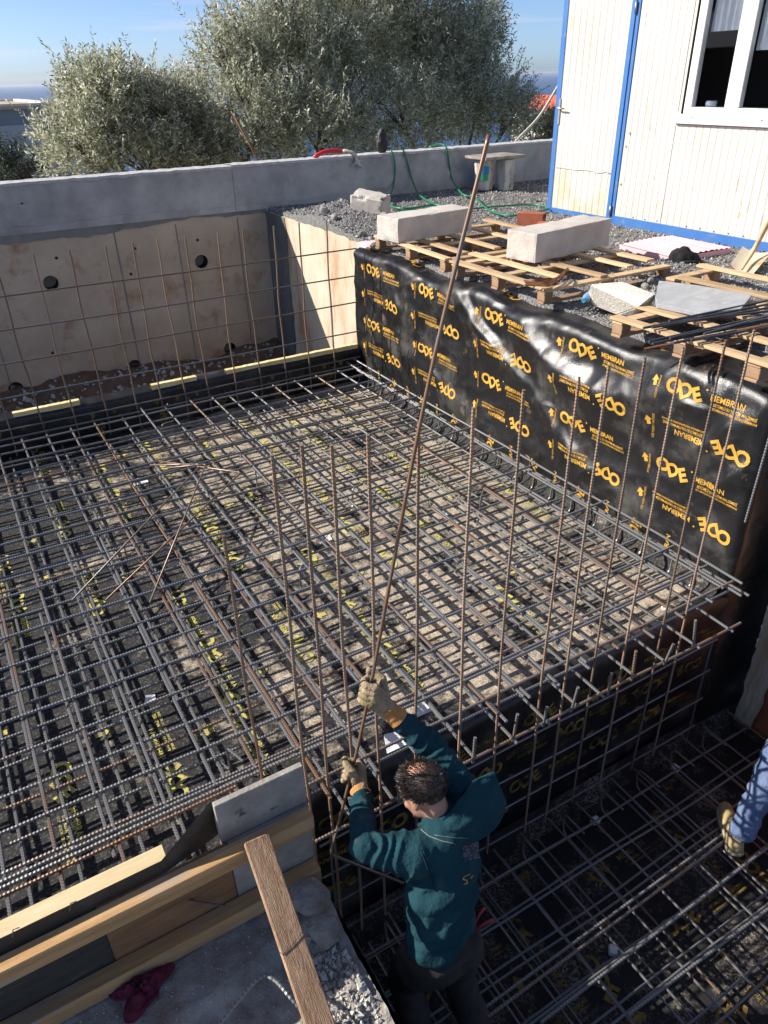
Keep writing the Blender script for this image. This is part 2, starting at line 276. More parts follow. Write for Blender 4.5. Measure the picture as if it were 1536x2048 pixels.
class MB:
    """collects vertices and faces in world space; build() makes one mesh object"""
    def __init__(s): s.v = []; s.f = []
    def add(s, vs, fs):
        k = len(s.v); s.v += [tuple(p) for p in vs]; s.f += [tuple(i + k for i in f) for f in fs]; return s
    def box(s, c, d, rot=None):
        c = V(c); h = V(d) * 0.5
        q = [V((x * h.x, y * h.y, z * h.z)) for z in (-1, 1) for y in (-1, 1) for x in (-1, 1)]
        if rot is not None: q = [rot @ p for p in q]
        return s.add([c + p for p in q], [(0, 2, 3, 1), (4, 5, 7, 6), (0, 1, 5, 4), (2, 6, 7, 3), (0, 4, 6, 2), (1, 3, 7, 5)])
    def prism(s, poly, z0, z1, fn=lambda p: p):
        n = len(poly)
        vs = [fn(V((p[0], p[1], z0))) for p in poly] + [fn(V((p[0], p[1], z1))) for p in poly]
        fs = [tuple(range(n))[::-1], tuple(range(n, 2 * n))] + [(i, (i + 1) % n, n + (i + 1) % n, n + i) for i in range(n)]
        return s.add(vs, fs)
    def tube(s, pts, r, sides=8, cap=True, rfn=None):
        pts = [V(p) for p in pts]; n = len(pts); rings = []
        t = (pts[1] - pts[0]).normalized(); ref = V((0, 0, 1)) if abs(t.z) < 0.9 else V((1, 0, 0)); a = t.cross(ref).normalized()
        vs = []; fs = []
        for i, p in enumerate(pts):
            t = (pts[min(i + 1, n - 1)] - pts[max(i - 1, 0)]).normalized()
            a = (a - t * a.dot(t)).normalized(); b = t.cross(a)
            rr = rfn(i) if rfn else r
            for k in range(sides):
                w = 2 * math.pi * k / sides; vs.append(p + (a * math.cos(w) + b * math.sin(w)) * rr)
        for i in range(n - 1):
            for k in range(sides):
                q = (k + 1) % sides; fs.append((i * sides + k, i * sides + q, (i + 1) * sides + q, (i + 1) * sides + k))
        if cap: fs.append(tuple(range(sides))[::-1]); fs.append(tuple(range((n - 1) * sides, n * sides)))
        return s.add(vs, fs)
    def grid(s, nu, nv, fn):
        vs = [fn(i / nu, j / nv) for j in range(nv + 1) for i in range(nu + 1)]
        return s.add(vs, [(j * (nu + 1) + i, j * (nu + 1) + i + 1, (j + 1) * (nu + 1) + i + 1, (j + 1) * (nu + 1) + i) for j in range(nv) for i in range(nu)])
    def mesh(s, name, smooth=False, org=(0, 0, 0), bevel=0.0):
        me = bpy.data.meshes.new(name); o = V(org)
        me.from_pydata([tuple(V(p) - o) for p in s.v], [], s.f)
        bm = bmesh.new(); bm.from_mesh(me)
        bmesh.ops.recalc_face_normals(bm, faces=bm.faces)
        if bevel: bmesh.ops.bevel(bm, geom=list(bm.edges), offset=bevel, segments=1, affect='EDGES', clamp_overlap=True)
        bm.to_mesh(me); bm.free()
        if smooth: me.polygons.foreach_set('use_smooth', [True] * len(me.polygons))
        return me
    def build(s, name, m, parent=None, smooth=False, org=None, bevel=0.0):
        if org is None:
            if parent is not None: org = parent['_base']
            else:
                n = len(s.v); org = (sum(p[0] for p in s.v) / n, sum(p[1] for p in s.v) / n, min(p[2] for p in s.v))
        return link(name, s.mesh(name, smooth, org, bevel), m, parent, org)

def smooth_path(pts, step=0.03, closed=False):
    """Catmull-Rom through the points"""
    pts = [V(p) for p in pts]; out = []
    for i in range(len(pts) - 1):
        p0, p1, p2, p3 = pts[max(i - 1, 0)], pts[i], pts[i + 1], pts[min(i + 2, len(pts) - 1)]
        n = max(2, int((p2 - p1).length / step))
        for k in range(n):
            t = k / n
            out.append(0.5 * ((2 * p1) + (p2 - p0) * t + (2 * p0 - 5 * p1 + 4 * p2 - p3) * t * t + (3 * p1 - p0 - 3 * p2 + p3) * t ** 3))
    out.append(pts[-1]); return out
def round_path(pts, rad=0.03, seg=5):
    """straight runs joined by small bends, as a bent bar"""
    pts = [V(p) for p in pts]; out = [pts[0]]
    for i in range(1, len(pts) - 1):
        a = (pts[i - 1] - pts[i]); b = (pts[i + 1] - pts[i]); d = min(rad, a.length * .45, b.length * .45)
        a = pts[i] + a.normalized() * d; b = pts[i] + b.normalized() * d
        for k in range(seg + 1):
            t = k / seg; out.append(a * (1 - t) ** 2 + pts[i] * 2 * t * (1 - t) + b * t * t)
    out.append(pts[-1]); return out
def resample(pts, step):
    out = [pts[0]]; acc = 0.0
    for i in range(len(pts) - 1):
        a, b = pts[i], pts[i + 1]; L = (b - a).length
        if L < 1e-9: continue
        d = step - acc
        while d <= L: out.append(a + (b - a) * (d / L)); d += step
        acc = L - (d - step)
    out.append(pts[-1]); return out
def rebar_mb(pts, r, ribs=True, pitch=0.018, sides=6):
    p = resample([V(q) for q in pts], pitch / 2) if ribs else [V(q) for q in pts]
    return MB().tube(p, r, sides, True, (lambda i: r * (1.18 if i % 2 else 0.84)) if ribs else None)
def fbm(x, y, z=0.0, o=4):
    return noise.fractal(V((x, y, z)), 0.9, 2.1, o)

# ================================================================== LARGE STRUCTURE
FLOOR, PIT, LEDGE = -1.45, -2.62, -1.49
YF = 2.2            # plane of the pit's back face (front edge of the upper pool floor)
XW = 3.79           # plane of the membrane wall
YB = 9.9            # inner face of the back wall
XC = 6.8            # front of the container

# hillside under everything, falling to the sea
def hill(u, v):
    x = -140 + 320 * u; y = -60 + 900 * v * v
    d = max(0.0, y - 10.6, -x - 9, x - 14)
    z = -3.0 - 0.27 * d + 0.25 * fbm(x * .06, y * .06)
    return V((x, y, z))
tag(MB().grid(80, 90, hill).build('hillside', 'hillside', smooth=True, org=(0, 0, 0)), kind='structure')
tag(MB().add([(-40000, 300, -160), (60000, 300, -160), (60000, 70000, -160), (-40000, 70000, -160)], [(0, 1, 2, 3)]).build('sea', 'sea', org=(0, 0, -160)), kind='structure')

# gravel terrace the container stands on (z about 0)
def terrace_z(x, y):
    z = 0.010 * fbm(x * 1.1, y * 1.1, 3) + 0.006 * fbm(x * 4, y * 4, 5)
    d2 = ((x - 4.45) / 0.62) ** 2 + ((y - 8.45) / 0.85) ** 2
    z += 0.20 * math.exp(-d2 * 1.2) * (1 + 0.35 * fbm(x * 3, y * 3, 1))
    z += 0.05 * math.exp(-(((x - 5.4) / .5) ** 2 + ((y - 4.4) / .3) ** 2))
    if y > 9.4: z += 0.05 * (y - 9.4)
    if x < 4.4 and y < 7.2: z -= 0.035
    if x < 3.985: z = -.12
    return z
g = MB().grid(130, 160, lambda u, v: V((3.965 + 9.0 * u ** 1.4, 2.32 + 7.58 * v, terrace_z(3.965 + 9.0 * u ** 1.4, 2.32 + 7.58 * v))))
tag(g.build('gravel_ground', 'gravel_base', smooth=True, org=(0, 0, 0)), kind='structure')
def stone_bits(mb, pos, s, rnd):
    q = [V((1, 0, 0)), V((-1, 0, 0)), V((0, 1, 0)), V((0, -1, 0)), V((0, 0, 1)), V((0, 0, -1))]
    e = Euler((rnd.random() * 6, rnd.random() * 6, rnd.random() * 6)).to_matrix()
    sc = V((rnd.uniform(.6, 1.25), rnd.uniform(.6, 1.25), rnd.uniform(.5, .9))) * s
    mb.add([V(pos) + e @ V((p.x * sc.x * rnd.uniform(.75, 1.2), p.y * sc.y * rnd.uniform(.75, 1.2), p.z * sc.z * rnd.uniform(.75, 1.2))) for p in q],
           [(0, 2, 4), (2, 1, 4), (1, 3, 4), (3, 0, 4), (2, 0, 5), (1, 2, 5), (3, 1, 5), (0, 3, 5)])
rnd = random.Random(3)
gm = MB()
for i in range(26000):
    x = 3.98 + 5.6 * rnd.random() ** 1.1; y = 2.9 + 6.95 * rnd.random()
    if x > XC + 0.02 and y < 7.5: continue
    if x < 4.45 and y < 7.0 and rnd.random() < .75: continue
    s = rnd.uniform(.007, .016) if rnd.random() < .93 else rnd.uniform(.016, .03)
    stone_bits(gm, (x, y, terrace_z(x, y) + s * .35), s, rnd)
tag(gm.build('loose_gravel', 'gravel_stone', org=(0, 0, 0)), 'loose grey crushed gravel strewn over the terrace', 'gravel', kind='stuff')

# back wall: lower old shuttered concrete with pipe holes, newer grey parapet above it
bw = thing('retaining_wall', 'long retaining wall of stained old concrete with a newer grey parapet on top', 'wall', (1.5, YB, -2.1))
def rough_face(x0, x1, z0, z1, y, nu, nv, amp, sc):
    return MB().grid(nu, nv, lambda u, v: V((x0 + (x1 - x0) * u, y + amp * fbm((x0 + (x1 - x0) * u) * sc, (z0 + (z1 - z0) * v) * sc, y), z0 + (z1 - z0) * v)))
def wall_box(x0, x1, y0, y1, z0, z1): return MB().box(((x0 + x1) / 2, (y0 + y1) / 2, (z0 + z1) / 2), (x1 - x0, y1 - y0, z1 - z0))
HOLES = [atz(*q, 0) for q in ()]
hole_px = [(102, 566), (403, 523), (460, 697), (270, 732), (32, 777)]
HOLES = [aty(*q, YB) for q in hole_px] + [V((-0.8, YB, -0.57)), V((-2.6, YB, -1.7))]
lw = wall_box(-5.0, 3.98, YB, YB + 0.25, -2.4, 0.02).build('lower_wall', 'old_concrete', bw)
cut = MB()
for h in HOLES: cut.tube([h + V((0, -.1, 0)), h + V((0, .17, 0))], 0.085, 24)
cob = link('cutter', cut.mesh('cutter'))
md = lw.modifiers.new('b', 'BOOLEAN'); md.object = cob; md.operation = 'DIFFERENCE'; md.solver = 'EXACT'
bpy.context.view_layer.update(); dg = bpy.context.evaluated_depsgraph_get()
nm_ = bpy.data.meshes.new_from_object(lw.evaluated_get(dg)); lw.modifiers.clear(); lw.data = nm_
bpy.data.objects.remove(cob)
if not lw.data.materials: lw.data.materials.append(MATS['old_concrete'])
for i, h in enumerate(HOLES):
    p = MB().tube([h + V((0, -.012, 0)), h + V((0, .16, 0))], 0.083, 24, cap=False); part('pipe_sleeve', p.mesh('pipe_sleeve', True, bw['_base']), 'hole_dark', bw, bw['_base'])
    if i in (3, 4):
        fm = MB().grid(10, 6, lambda u, v: h + V(((u - .5) * .13 + .01 * fbm(u * 5, v * 5), .03 + .03 * v, -.005 + .03 * math.sin(math.pi * u) * (1 - v) + .02 * fbm(u * 6, v * 4, i))))
        part('foam_plug', fm.mesh('foam_plug', True, bw['_base']), 'hole_foam', bw, bw['_base'])
# stained dark band where the new parapet was cast over the old wall, then the parapet itself in two pours
def parapet_face(x0, x1, z1):
    mb = MB(); nx = int((x1 - x0) * 24)
    def bot(x): return 0.10 + 0.05 * fbm(x * .8, 2.2) + 0.022 * fbm(x * 7, .5) - (0.0 if x < 1.2 else 0.0)
    f = lambda u, v: V((x0 + (x1 - x0) * u, YB - 0.030 - 0.004 * fbm((x0 + (x1 - x0) * u) * 2, v * 2, 8), bot(x0 + (x1 - x0) * u) * (1 - v) + z1 * v))
    mb.grid(nx, 12, f)
    mb.grid(nx, 1, lambda u, v: V((x0 + (x1 - x0) * u, YB - 0.030 + 0.029 * (1 - v), bot(x0 + (x1 - x0) * u) - .001)))
    return mb
part('wet_band', MB().grid(220, 6, lambda u, v: V((-5 + 8.95 * u, YB - 0.012 - .003 * fbm(u * 30, v), (-0.05 + 0.05 * fbm(u * 6, .3) + .02 * fbm(u * 60, 1.1)) * (1 - v) + .2 * v))).mesh('wet_band', True, bw['_base']), 'wet_render', bw, bw['_base'])
for x0, x1, zt in ((-5.0, 3.54, 0.565), (3.545, 12.0, 0.575)):
    pf = parapet_face(x0, x1, zt)
    pf.box(((x0 + x1) / 2, YB + .11, zt / 2 + .01), (x1 - x0, .27, zt - .03))
    part('parapet', pf.mesh('parapet', False, bw['_base']), 'parapet_concrete', bw, bw['_base'])
    cp = MB().grid(int((x1 - x0) * 30), 8, lambda u, v: V((x0 + (x1 - x0) * u, YB - .036 + .30 * v, zt + .004 + .007 * fbm((x0 + (x1 - x0) * u) * 9, v * 3, 4))))
    cp.grid(int((x1 - x0) * 30), 2, lambda u, v: V((x0 + (x1 - x0) * u, YB - .036 - .006 * v - .004 * fbm((x0 + (x1 - x0) * u) * 14, v, 2), zt + .004 + .007 * fbm((x0 + (x1 - x0) * u) * 9, 0, 4) - v * (.03 + .012 * fbm((x0 + (x1 - x0) * u) * 8, 9)))))
    part('coping', cp.mesh('coping', False, bw['_base']), 'parapet_cap', bw, bw['_base'])
part('tie_hole', MB().tube([aty(44, 407, YB - .034) + V((0, .01, 0)), aty(44, 407, YB - .034) + V((0, -.002, 0))], .012, 10).mesh('tie_hole', False, bw['_base']), 'hole_dark', bw, bw['_base'])
for q in ((113, 516), (270, 497), (395, 480), (262, 548), (105, 706)):
    c = aty(*q, YB - .002); part('tie_hole', MB().tube([c + V((0, .02, 0)), c + V((0, -.004, 0))], .018, 10).mesh('tie_hole', False, bw['_base']), 'hole_dark', bw, bw['_base'])
# shutter joints of the lower wall
for x in (0.35, 1.95, 2.72, 3.55):
    part('shutter_joint', MB().box((x, YB - .002, -1.0), (.012, .008, 1.9)).mesh('shutter_joint', False, bw['_base']), 'wet_render', bw, bw['_base'])

# sunlit return wall between the back wall and the membrane
sw = thing('return_wall', 'sunlit cream concrete return wall with rust streaks in the far corner of the pool', 'wall', (3.96, 8.5, -2.1))
m_ = MB().grid(40, 40, lambda u, v: V((3.955 + .006 * fbm(u * 9, v * 7, 2) + (.03 * max(0, fbm(u * 6, 4.4)) if v > .97 else 0), 6.9 + 3.0 * u, -2.2 + (2.2 - .01 + .03 * fbm(u * 9, 3.3)) * v)))
m_.box((4.20, 8.4, -1.12), (.45, 3.0, 2.16))
part('wall_face', m_.mesh('wall_face', False, sw['_base']), 'side_concrete', sw, sw['_base'])
part('mortar_strip', MB().grid(8, 40, lambda u, v: V((3.948 - .004 * fbm(u * 4, v * 8, 1), 9.26 + .62 * u + (.10 * fbm(v * 3, 1.5) if u < .1 else 0), -2.2 + 2.19 * v))).mesh('mortar_strip', False, sw['_base']), 'grey_render', sw, sw['_base'])
part('wall_joint', MB().box((3.952, 8.08, -1.0), (.006, .01, 1.2)).mesh('wall_joint', False, sw['_base']), 'wet_render', sw, sw['_base'])

# trench between pool shell and back wall
def trench_z(x, y): 
    return -1.99 + .05 * fbm(x * 2, y * 2, 1) + max(0, (y - 8.9)) * .16 * (1 + .8 * fbm(x * 1.2, 7.7)) + .12 * math.exp(-((x - 1.5) / .9) ** 2 - ((y - 9.7) / .35) ** 2)
tag(MB().grid(110, 50, lambda u, v: V((-5 + 8.98 * u, 7.12 + 2.80 * v, trench_z(-5 + 8.98 * u, 7.12 + 2.80 * v) + .02 * fbm(u * 90, v * 30, 6)))).build('trench_ground', 'dirt', smooth=True, org=(0, 0, 0)), kind='structure')
tm = MB(); rnd = random.Random(5)
for i in range(420):
    x = rnd.uniform(-.3, 3.8); y = rnd.uniform(8.6, 9.85); s = rnd.uniform(.012, .045); stone_bits(tm, (x, y, trench_z(x, y) + s * .4), s, rnd)
tag(tm.build('trench_rubble', 'rubble_stone', org=(0, 0, 0)), 'broken stones lying along the foot of the back wall', 'rubble', kind='stuff')

# upper pool floor (membrane on blinding) and the pit
fl = MB().grid(60, 60, lambda u, v: V((-3.2 + 7.05 * u, 1.99 + 5.1 * v, FLOOR + .006 * fbm(u * 9, v * 9, 2))))
fl.v = [(x, max(y, YF + .03) if x > .66 else y, z) for x, y, z in fl.v]
tag(fl.build('pool_floor', 'floor_membrane', smooth=True, org=(0, 0, 0)), kind='structure')
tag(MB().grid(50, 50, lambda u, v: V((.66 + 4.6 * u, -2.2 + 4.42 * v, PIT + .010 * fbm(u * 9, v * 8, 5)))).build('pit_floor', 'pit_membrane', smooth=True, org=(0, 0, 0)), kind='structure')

# ------------------------------------------------------------------ lettering of the membrane
_tc = {}
def text_mesh(s, bold=0.0):
    key = (s, bold)
    if key in _tc: return _tc[key]
    cu = bpy.data.curves.new('t', 'FONT'); cu.body = s; cu.size = 1.0; cu.offset = bold; cu.resolution_u = 3; cu.align_x = 'CENTER'; cu.align_y = 'CENTER'
    o = bpy.data.objects.new('t', cu); COL.objects.link(o); bpy.context.view_layer.update()
    me = bpy.data.meshes.new_from_object(o.evaluated_get(bpy.context.evaluated_depsgraph_get()))
    bm = bmesh.new(); bm.from_mesh(me); bmesh.ops.triangulate(bm, faces=bm.faces); bmesh.ops.remove_doubles(bm, verts=bm.verts, dist=1e-5)
    vs = [(v.co.x, v.co.y) for v in bm.verts]; fs = [tuple(v.index for v in f.verts) for f in bm.faces]
    bm.free(); bpy.data.objects.remove(o); bpy.data.curves.remove(cu); bpy.data.meshes.remove(me)
    _tc[key] = (vs, fs); return _tc[key]
def put(mb, fn, shape, size, u, v, rot=0.0, sx=1.0):
    vs, fs = shape; c, s = math.cos(rot), math.sin(rot)
    out = []
    for x, y in vs:
        x, y = x * size * sx, y * size
        out.append(fn(u + x * c - y * s, v + x * s + y * c))
    mb.add(out, fs)
ARROW = ([(-.5, 0), (0, .55), (.5, 0), (.24, 0), (.24, -.5), (-.24, -.5), (-.24, 0)], [(0, 1, 2), (3, 4, 5, 6)])
DOT = ([(math.cos(k * .785) * .5, math.sin(k * .785) * .5) for k in range(8)], [tuple(range(8))])
def rot2(du, dv, a): return (du * math.cos(a) - dv * math.sin(a), du * math.sin(a) + dv * math.cos(a))
def ode(mb, fn, u, v, a=0.0, k=1.0):
    """one printed logo with its lines of text; u right, v up, a = rotation of the whole print"""
    def at(du, dv, sh, size, r=0, sx=1): d = rot2(du * k, dv * k, a); put(mb, fn, sh, size * k, u + d[0], v + d[1], a + r, sx)
    at(-.088, 0.003, text_mesh('O', .042), .128, 0); at(-.004, -.004, text_mesh('D', .042), .124, R(30)); at(.078, -.008, text_mesh('E', .045), .124, R(28))
    at(.142, .05, DOT, .014)
    at(.285, .012, text_mesh('MEMBRAN', .022), .052, 0, .92); at(.345, -.030, text_mesh('BİTÜMLÜ SU YALITIM MALZEMESİ', .02), .026, 0, .74); at(.345, -.056, text_mesh('BITUMINOUS WATERPROOFING MEMBRANE', .015), .019, 0, .80)
def print_field(mb, fn, us, v0, nrow, flip=0.0, k=1.0, dv=.56, drop=None, ulim=None):
    for u0 in us:
        for j in range(nrow):
            v = v0 - dv * j
            for (du, dvv, a) in ((0, 0, 0), (.365, -.275, math.pi)):
                if drop and random.random() < drop: continue
                if ulim and (u0 + du > ulim): continue
                ode(mb, fn, u0 + du, v + dvv, a, k)
            for h in (0, -.275):
                put(mb, fn, ARROW, .062, u0 - .235, v + h + .0, R(20)); put(mb, fn, text_mesh('DİŞ YÜZEY / OUTSIDE' if h else 'ETCHED SURFACE', .01), .022, u0 - .195, v + h - .03, R(90), .8)

# ------------------------------------------------------------------ membrane wall on the right
def ridge(t, c, w): return math.exp(-((t - c) / w) ** 2)
FOLDS = []
for px, amp, w in (([(905, 560), (930, 600), (960, 650), (1010, 710), (1085, 800)], .060, .055), ([(1040, 630), (1068, 680), (1118, 735), (1183, 772), (1268, 795), (1360, 790)], .075, .085),
                   ([(1080, 800), (1100, 835), (1135, 885), (1175, 930)], .035, .05), ([(1390, 900), (1430, 880), (1480, 835)], .035, .035), ([(1420, 985), (1450, 960), (1490, 930)], .03, .03),
                   ([(885, 545), (910, 600), (925, 640)], .035, .04), ([(780, 560), (800, 620), (830, 660)], .02, .05), ([(1290, 760), (1380, 745), (1450, 800)], .03, .06), ([(840, 720), (900, 790), (960, 840)], .02, .06), ([(735, 560), (745, 640), (760, 700)], .018, .05)):
    FOLDS.append(([(atx(*q, XW).y, atx(*q, XW).z) for q in px], amp, w))
def wall_disp(y, s):
    """how far the loose sheet stands off the wall; s = height above the floor"""
    d = .014 * fbm(y * .6, s * 1.3, 1, 3) + .010 * fbm(y * 2.6, s * 2.6, 7, 3) + .009 * (1 - 2.6 * abs(fbm(y * 3 + s * 2.4, s * 3 - y, 5, 2))) + .003 * fbm(y * 9, s * 8, 3, 2)
    z = FLOOR + s
    for pl, amp, w in FOLDS:
        best = 9.0; tt = 0
        for i in range(len(pl) - 1):
            (y0, z0), (y1, z1) = pl[i], pl[i + 1]; dy, dz = y1 - y0, z1 - z0; t = max(0, min(1, ((y - y0) * dy + (z - z0) * dz) / (dy * dy + dz * dz)))
            ey, ez = y - y0 - dy * t, z - z0 - dz * t; q = math.hypot(ey, ez)
            if q < abs(best): best = math.copysign(q, ez if abs(ez) > 1e-6 else 1); tt = (i + t) / (len(pl) - 1)
        k = amp * math.sin(math.pi * (.12 + .76 * tt)); d += k * (math.exp(-(best / w) ** 2) if best > 0 else math.exp(-(best / (w * 2.6)) ** 2))
    return d
RT_ = .055
def wall_top(y): return -.055 + .022 * math.sin(y * 2.9 + .5) + .018 * math.sin(y * 5.3) - .03 * ridge(y, 4.55, .3) - (.02 if y < 2.8 else 0)
LY = 7.12 - (YF + .05)                 # length of the run along Y
def wall_plan(t):
    """plan of the wall: along Y, round the corner, then along X; returns point, outward normal, along-coordinate"""
    if t <= LY: return V((XW, 7.12 - t, 0)), V((-1, 0, 0)), 7.12 - t
    a = t - LY; q = RT_ * math.pi / 2
    if a < q:
        w = a / RT_; return V((XW + RT_ - RT_ * math.cos(w), YF + .05 - RT_ * math.sin(w), 0)), V((-math.cos(w), -math.sin(w), 0)), YF + .05
    return V((XW + RT_ + a - q, YF + .05 - RT_, 0)), V((0, -1, 0)), YF + .05 - (a - q)
def wall_point(t, s, lift=0.0, s0=FLOOR):
    p, n, yy = wall_plan(t); top = wall_top(yy) - s0; d = wall_disp(yy, s + s0 - FLOOR) * (1 if t < LY else .5) + lift
    r = .06; hs = top - r
    if s <= hs: return V((p.x, p.y, s0 + s)) + n * d
    a = (s - hs) / r
    if a < math.pi / 2: return V((p.x, p.y, s0 + hs)) + n * (d * (1 - a * .6) - r * (1 - math.cos(a))) + V((0, 0, r * math.sin(a) + d * a * .3))
    o = r + (s - hs - r * math.pi / 2)
    lim = 9 if t < LY - .6 else max(.06, .06 + abs(t - LY))
    o = min(o, lim)
    return V((p.x, p.y, s0 + top)) - n * o + V((0, 0, d * .35 + .012 * fbm(p.y * 3, o * 5, 2) + .008 * (1 - o)))
mw = thing('membrane_wall', 'tall side of the pool wrapped in shiny black waterproofing membrane printed in yellow', 'membrane', (XW + .05, 4.6, FLOOR))
NT = 330; LT = LY + .09 + .95
sh = MB().grid(NT, 130, lambda u, v: wall_point(u * LT, v * 2.02))
part('sheet', sh.mesh('sheet', True, mw['_base']), 'membrane', mw, mw['_base'])
# strip lapped round the lower front corner, down into the pit
low = MB().grid(24, 40, lambda u, v: V((XW - .004 + (4.75 - XW) * u, YF - .012 - .010 * fbm(u * 3, v * 6, 4) + .05 * (1 - min(1, u * 8)) ** 2, PIT + (1.25) * v)))
part('corner_flap', low.mesh('corner_flap', True, mw['_base']), 'membrane', mw, mw['_base'])
ltr = MB()
print_field(ltr, lambda u, v: wall_point(u, v - FLOOR, .0035), [7.12 - y for y in (6.70, 5.70, 4.69, 3.69, 2.76)], -.19, 2, ulim=LY - .02)
for u0 in [7.12 - y for y in (6.2, 4.75, 3.2)]: ode(ltr, lambda u, v: wall_point(u, v, .004), u0, 1.43 + .14, R(160), 1.0)
for k in range(16):          # half-hidden prints along the foot of the wall, turned a quarter
    y = 6.9 - k * .28
    if k % 2: put(ltr, lambda u, v: wall_point(u, v, .0035), text_mesh('MEMBRAN', .02), .05, 7.12 - y, .11, R(90))
    else: put(ltr, lambda u, v: wall_point(u, v, .0035), text_mesh('DE', .035), .11, 7.12 - y, .14, R(70))
part('lettering', ltr.mesh('lettering', False, mw['_base']), 'print_yellow', mw, mw['_base'])['kind'] = 'stuff'
# seams of the overlapping sheets
for y in (6.08, 5.08, 4.08, 3.10):
    sm = MB().grid(3, 60, lambda u, v: wall_point(7.12 - y + .05 * u + .012 * fbm(v * 5, y), v * 1.36, .0022 - .002 * abs(u - .5)))
    part('seam', sm.mesh('seam', True, mw['_base']), 'membrane', mw, mw['_base'])
# a shallow coving where the wall meets the floor
part('coving', MB().grid(60, 6, lambda u, v: V((XW - .02 - .09 * (1 - math.sin(v * 1.57)), 2.24 + 4.85 * u, FLOOR + .008 + .09 * (1 - math.cos(v * 1.57))))).mesh('coving', True, mw['_base']), 'floor_membrane', mw, mw['_base'])

# pit's back face below the pool floor, rounded lip at the top
pf = thing('pit_face', 'black printed membrane on the shaded face dropping from pool floor into the pit', 'membrane', (2.2, YF, PIT))
def face_pt(x, s, lift=0.0):
    H = FLOOR - PIT + .006; r = .05; hs = H - r; d = .012 * fbm(x * 1.5, s * 1.6, 3) + .005 * fbm(x * 6, s * 3, 9) + lift
    if s <= hs: return V((x, YF - d, PIT + s))
    a = min((s - hs) / r, math.pi / 2)
    p = V((x, YF - d * (1 - a * .6) + r * (1 - math.cos(a)), PIT + hs + r * math.sin(a) + lift * a * .6))
    o = (s - hs) - r * math.pi / 2
    if o > 0: p.y += o; p.z += -.002 * o
    return p
H_ = FLOOR - PIT
part('sheet', MB().grid(110, 50, lambda u, v: face_pt(.66 + 3.2 * u, v * (H_ + .08))).mesh('sheet', True, pf['_base']), 'membrane', pf, pf['_base'])
pl = MB()
for k, x0 in enumerate((1.1, 1.75, 2.4, 3.05, 3.45)):
    ode(pl, lambda u, v: face_pt(u, v, .004), x0 - .12, .95, 0); ode(pl, lambda u, v: face_pt(u, v, .004), x0 + .12, .70, math.pi)
    ode(pl, lambda u, v: face_pt(u, v, .004), x0 - .18, .42, 0); 
    for v in (.25, .55, .85): put(pl, lambda u, w: face_pt(u, w, .004), ARROW, .06, x0 - .33, v, R(-70))
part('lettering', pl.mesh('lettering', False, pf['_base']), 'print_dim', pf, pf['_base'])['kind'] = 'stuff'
part('coving', MB().grid(40, 6, lambda u, v: V((.70 + 3.1 * u, YF - .015 - .12 * (1 - math.sin(v * 1.57)), PIT + .012 + .10 * (1 - math.cos(v * 1.57)) + .006 * fbm(u * 30, v)))).mesh('coving', True, pf['_base']), 'pit_membrane', pf, pf['_base'])

# print on the floors (part of the sheets lying there)
def floor_print(name, mm, spots, z, zone):
    mb = MB()
    fn = lambda u, v: V((u, v, z + .004 + (.006 * fbm((u + 3.2) / 7.05 * 9, (v - 1.99) / 5.1 * 9, 2) if z > -2 else .010 * fbm((u - .66) / 4.6 * 9, (v + 2.2) / 4.42 * 8, 5))))
    for x, y, a in spots: ode(mb, fn, x, y, a)
    for x, y, a in spots: put(mb, fn, ARROW, .075, x + .24, y + .22, a)
    mb.v = mb.v
    return mb.mesh(name, False)
random.seed(11)
fspots = []
for i in range(-3, 9):
    for j in range(9):
        x = .28 + i * .47 + random.uniform(-.03, .03); y = 2.66 + j * .56 + (.28 if i % 2 else 0)
        if x < 3.55 and y < 6.7 and (x < .5 or y > 2.75) and random.random() < .62: fspots.append((x, y, R(-90) if i % 2 else R(90)))
o = bpy.data.objects['pool_floor']; part('floor_lettering', floor_print('floor_lettering', None, fspots, FLOOR, 0), 'print_olive', o)['kind'] = 'stuff'
pspots = [(1.15 + i * .62 + (.2 if j % 2 else 0), 1.7 - j * .45, R(-90) if i % 2 else R(0)) for i in range(5) for j in range(5)]
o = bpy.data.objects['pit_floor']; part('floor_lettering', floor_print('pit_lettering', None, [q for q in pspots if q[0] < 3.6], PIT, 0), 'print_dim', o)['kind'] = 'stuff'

# upstand along the back of the floor with yellow insulation strips on top
us = thing('upstand', 'low upstand in black membrane with arrows along the far side of the pool floor', 'upstand', (1.0, 7.09, FLOOR))
UZ = -1.085
def up_pt(x, s, lift=0.0):
    z1 = UZ - FLOOR + .015 * fbm(x * 1.3, .2); d = .006 * fbm(x * 3, s * 4, 2) + lift
    if s < z1 - .03: return V((x, 7.03 - d, FLOOR + s))
    a = min((s - z1 + .03) / .03, 1.5708); o = max(0, s - z1 + .03 - .0471)
    return V((x, 7.03 - d * (1 - a / 2) + .03 * (1 - math.cos(a)) + o, FLOOR + z1 - .03 + .03 * math.sin(a)))
part('sheet', MB().grid(160, 26, lambda u, v: up_pt(-4.2 + 8.0 * u, v * .55)).mesh('sheet', True, us['_base']), 'membrane', us, us['_base'])
part('core', MB().box((-.2, 7.13, (UZ + FLOOR) / 2 - .29), (7.95, .13, UZ - FLOOR - .03 + .55)).mesh('core', False, us['_base']), 'grey_render', us, us['_base'])
ul = MB()
for k in range(26):
    x = -1.6 + k * .205; put(ul, lambda u, v: up_pt(u, v, .003), ARROW, .062, x, .25); put(ul, lambda u, v: up_pt(u, v, .003), text_mesh('ETCHED', .01), .022, x, .19)
    if k % 3 == 0: put(ul, lambda u, v: up_pt(u, v, .003), text_mesh('OD', .035), .11, x + .05, .09, R(80))
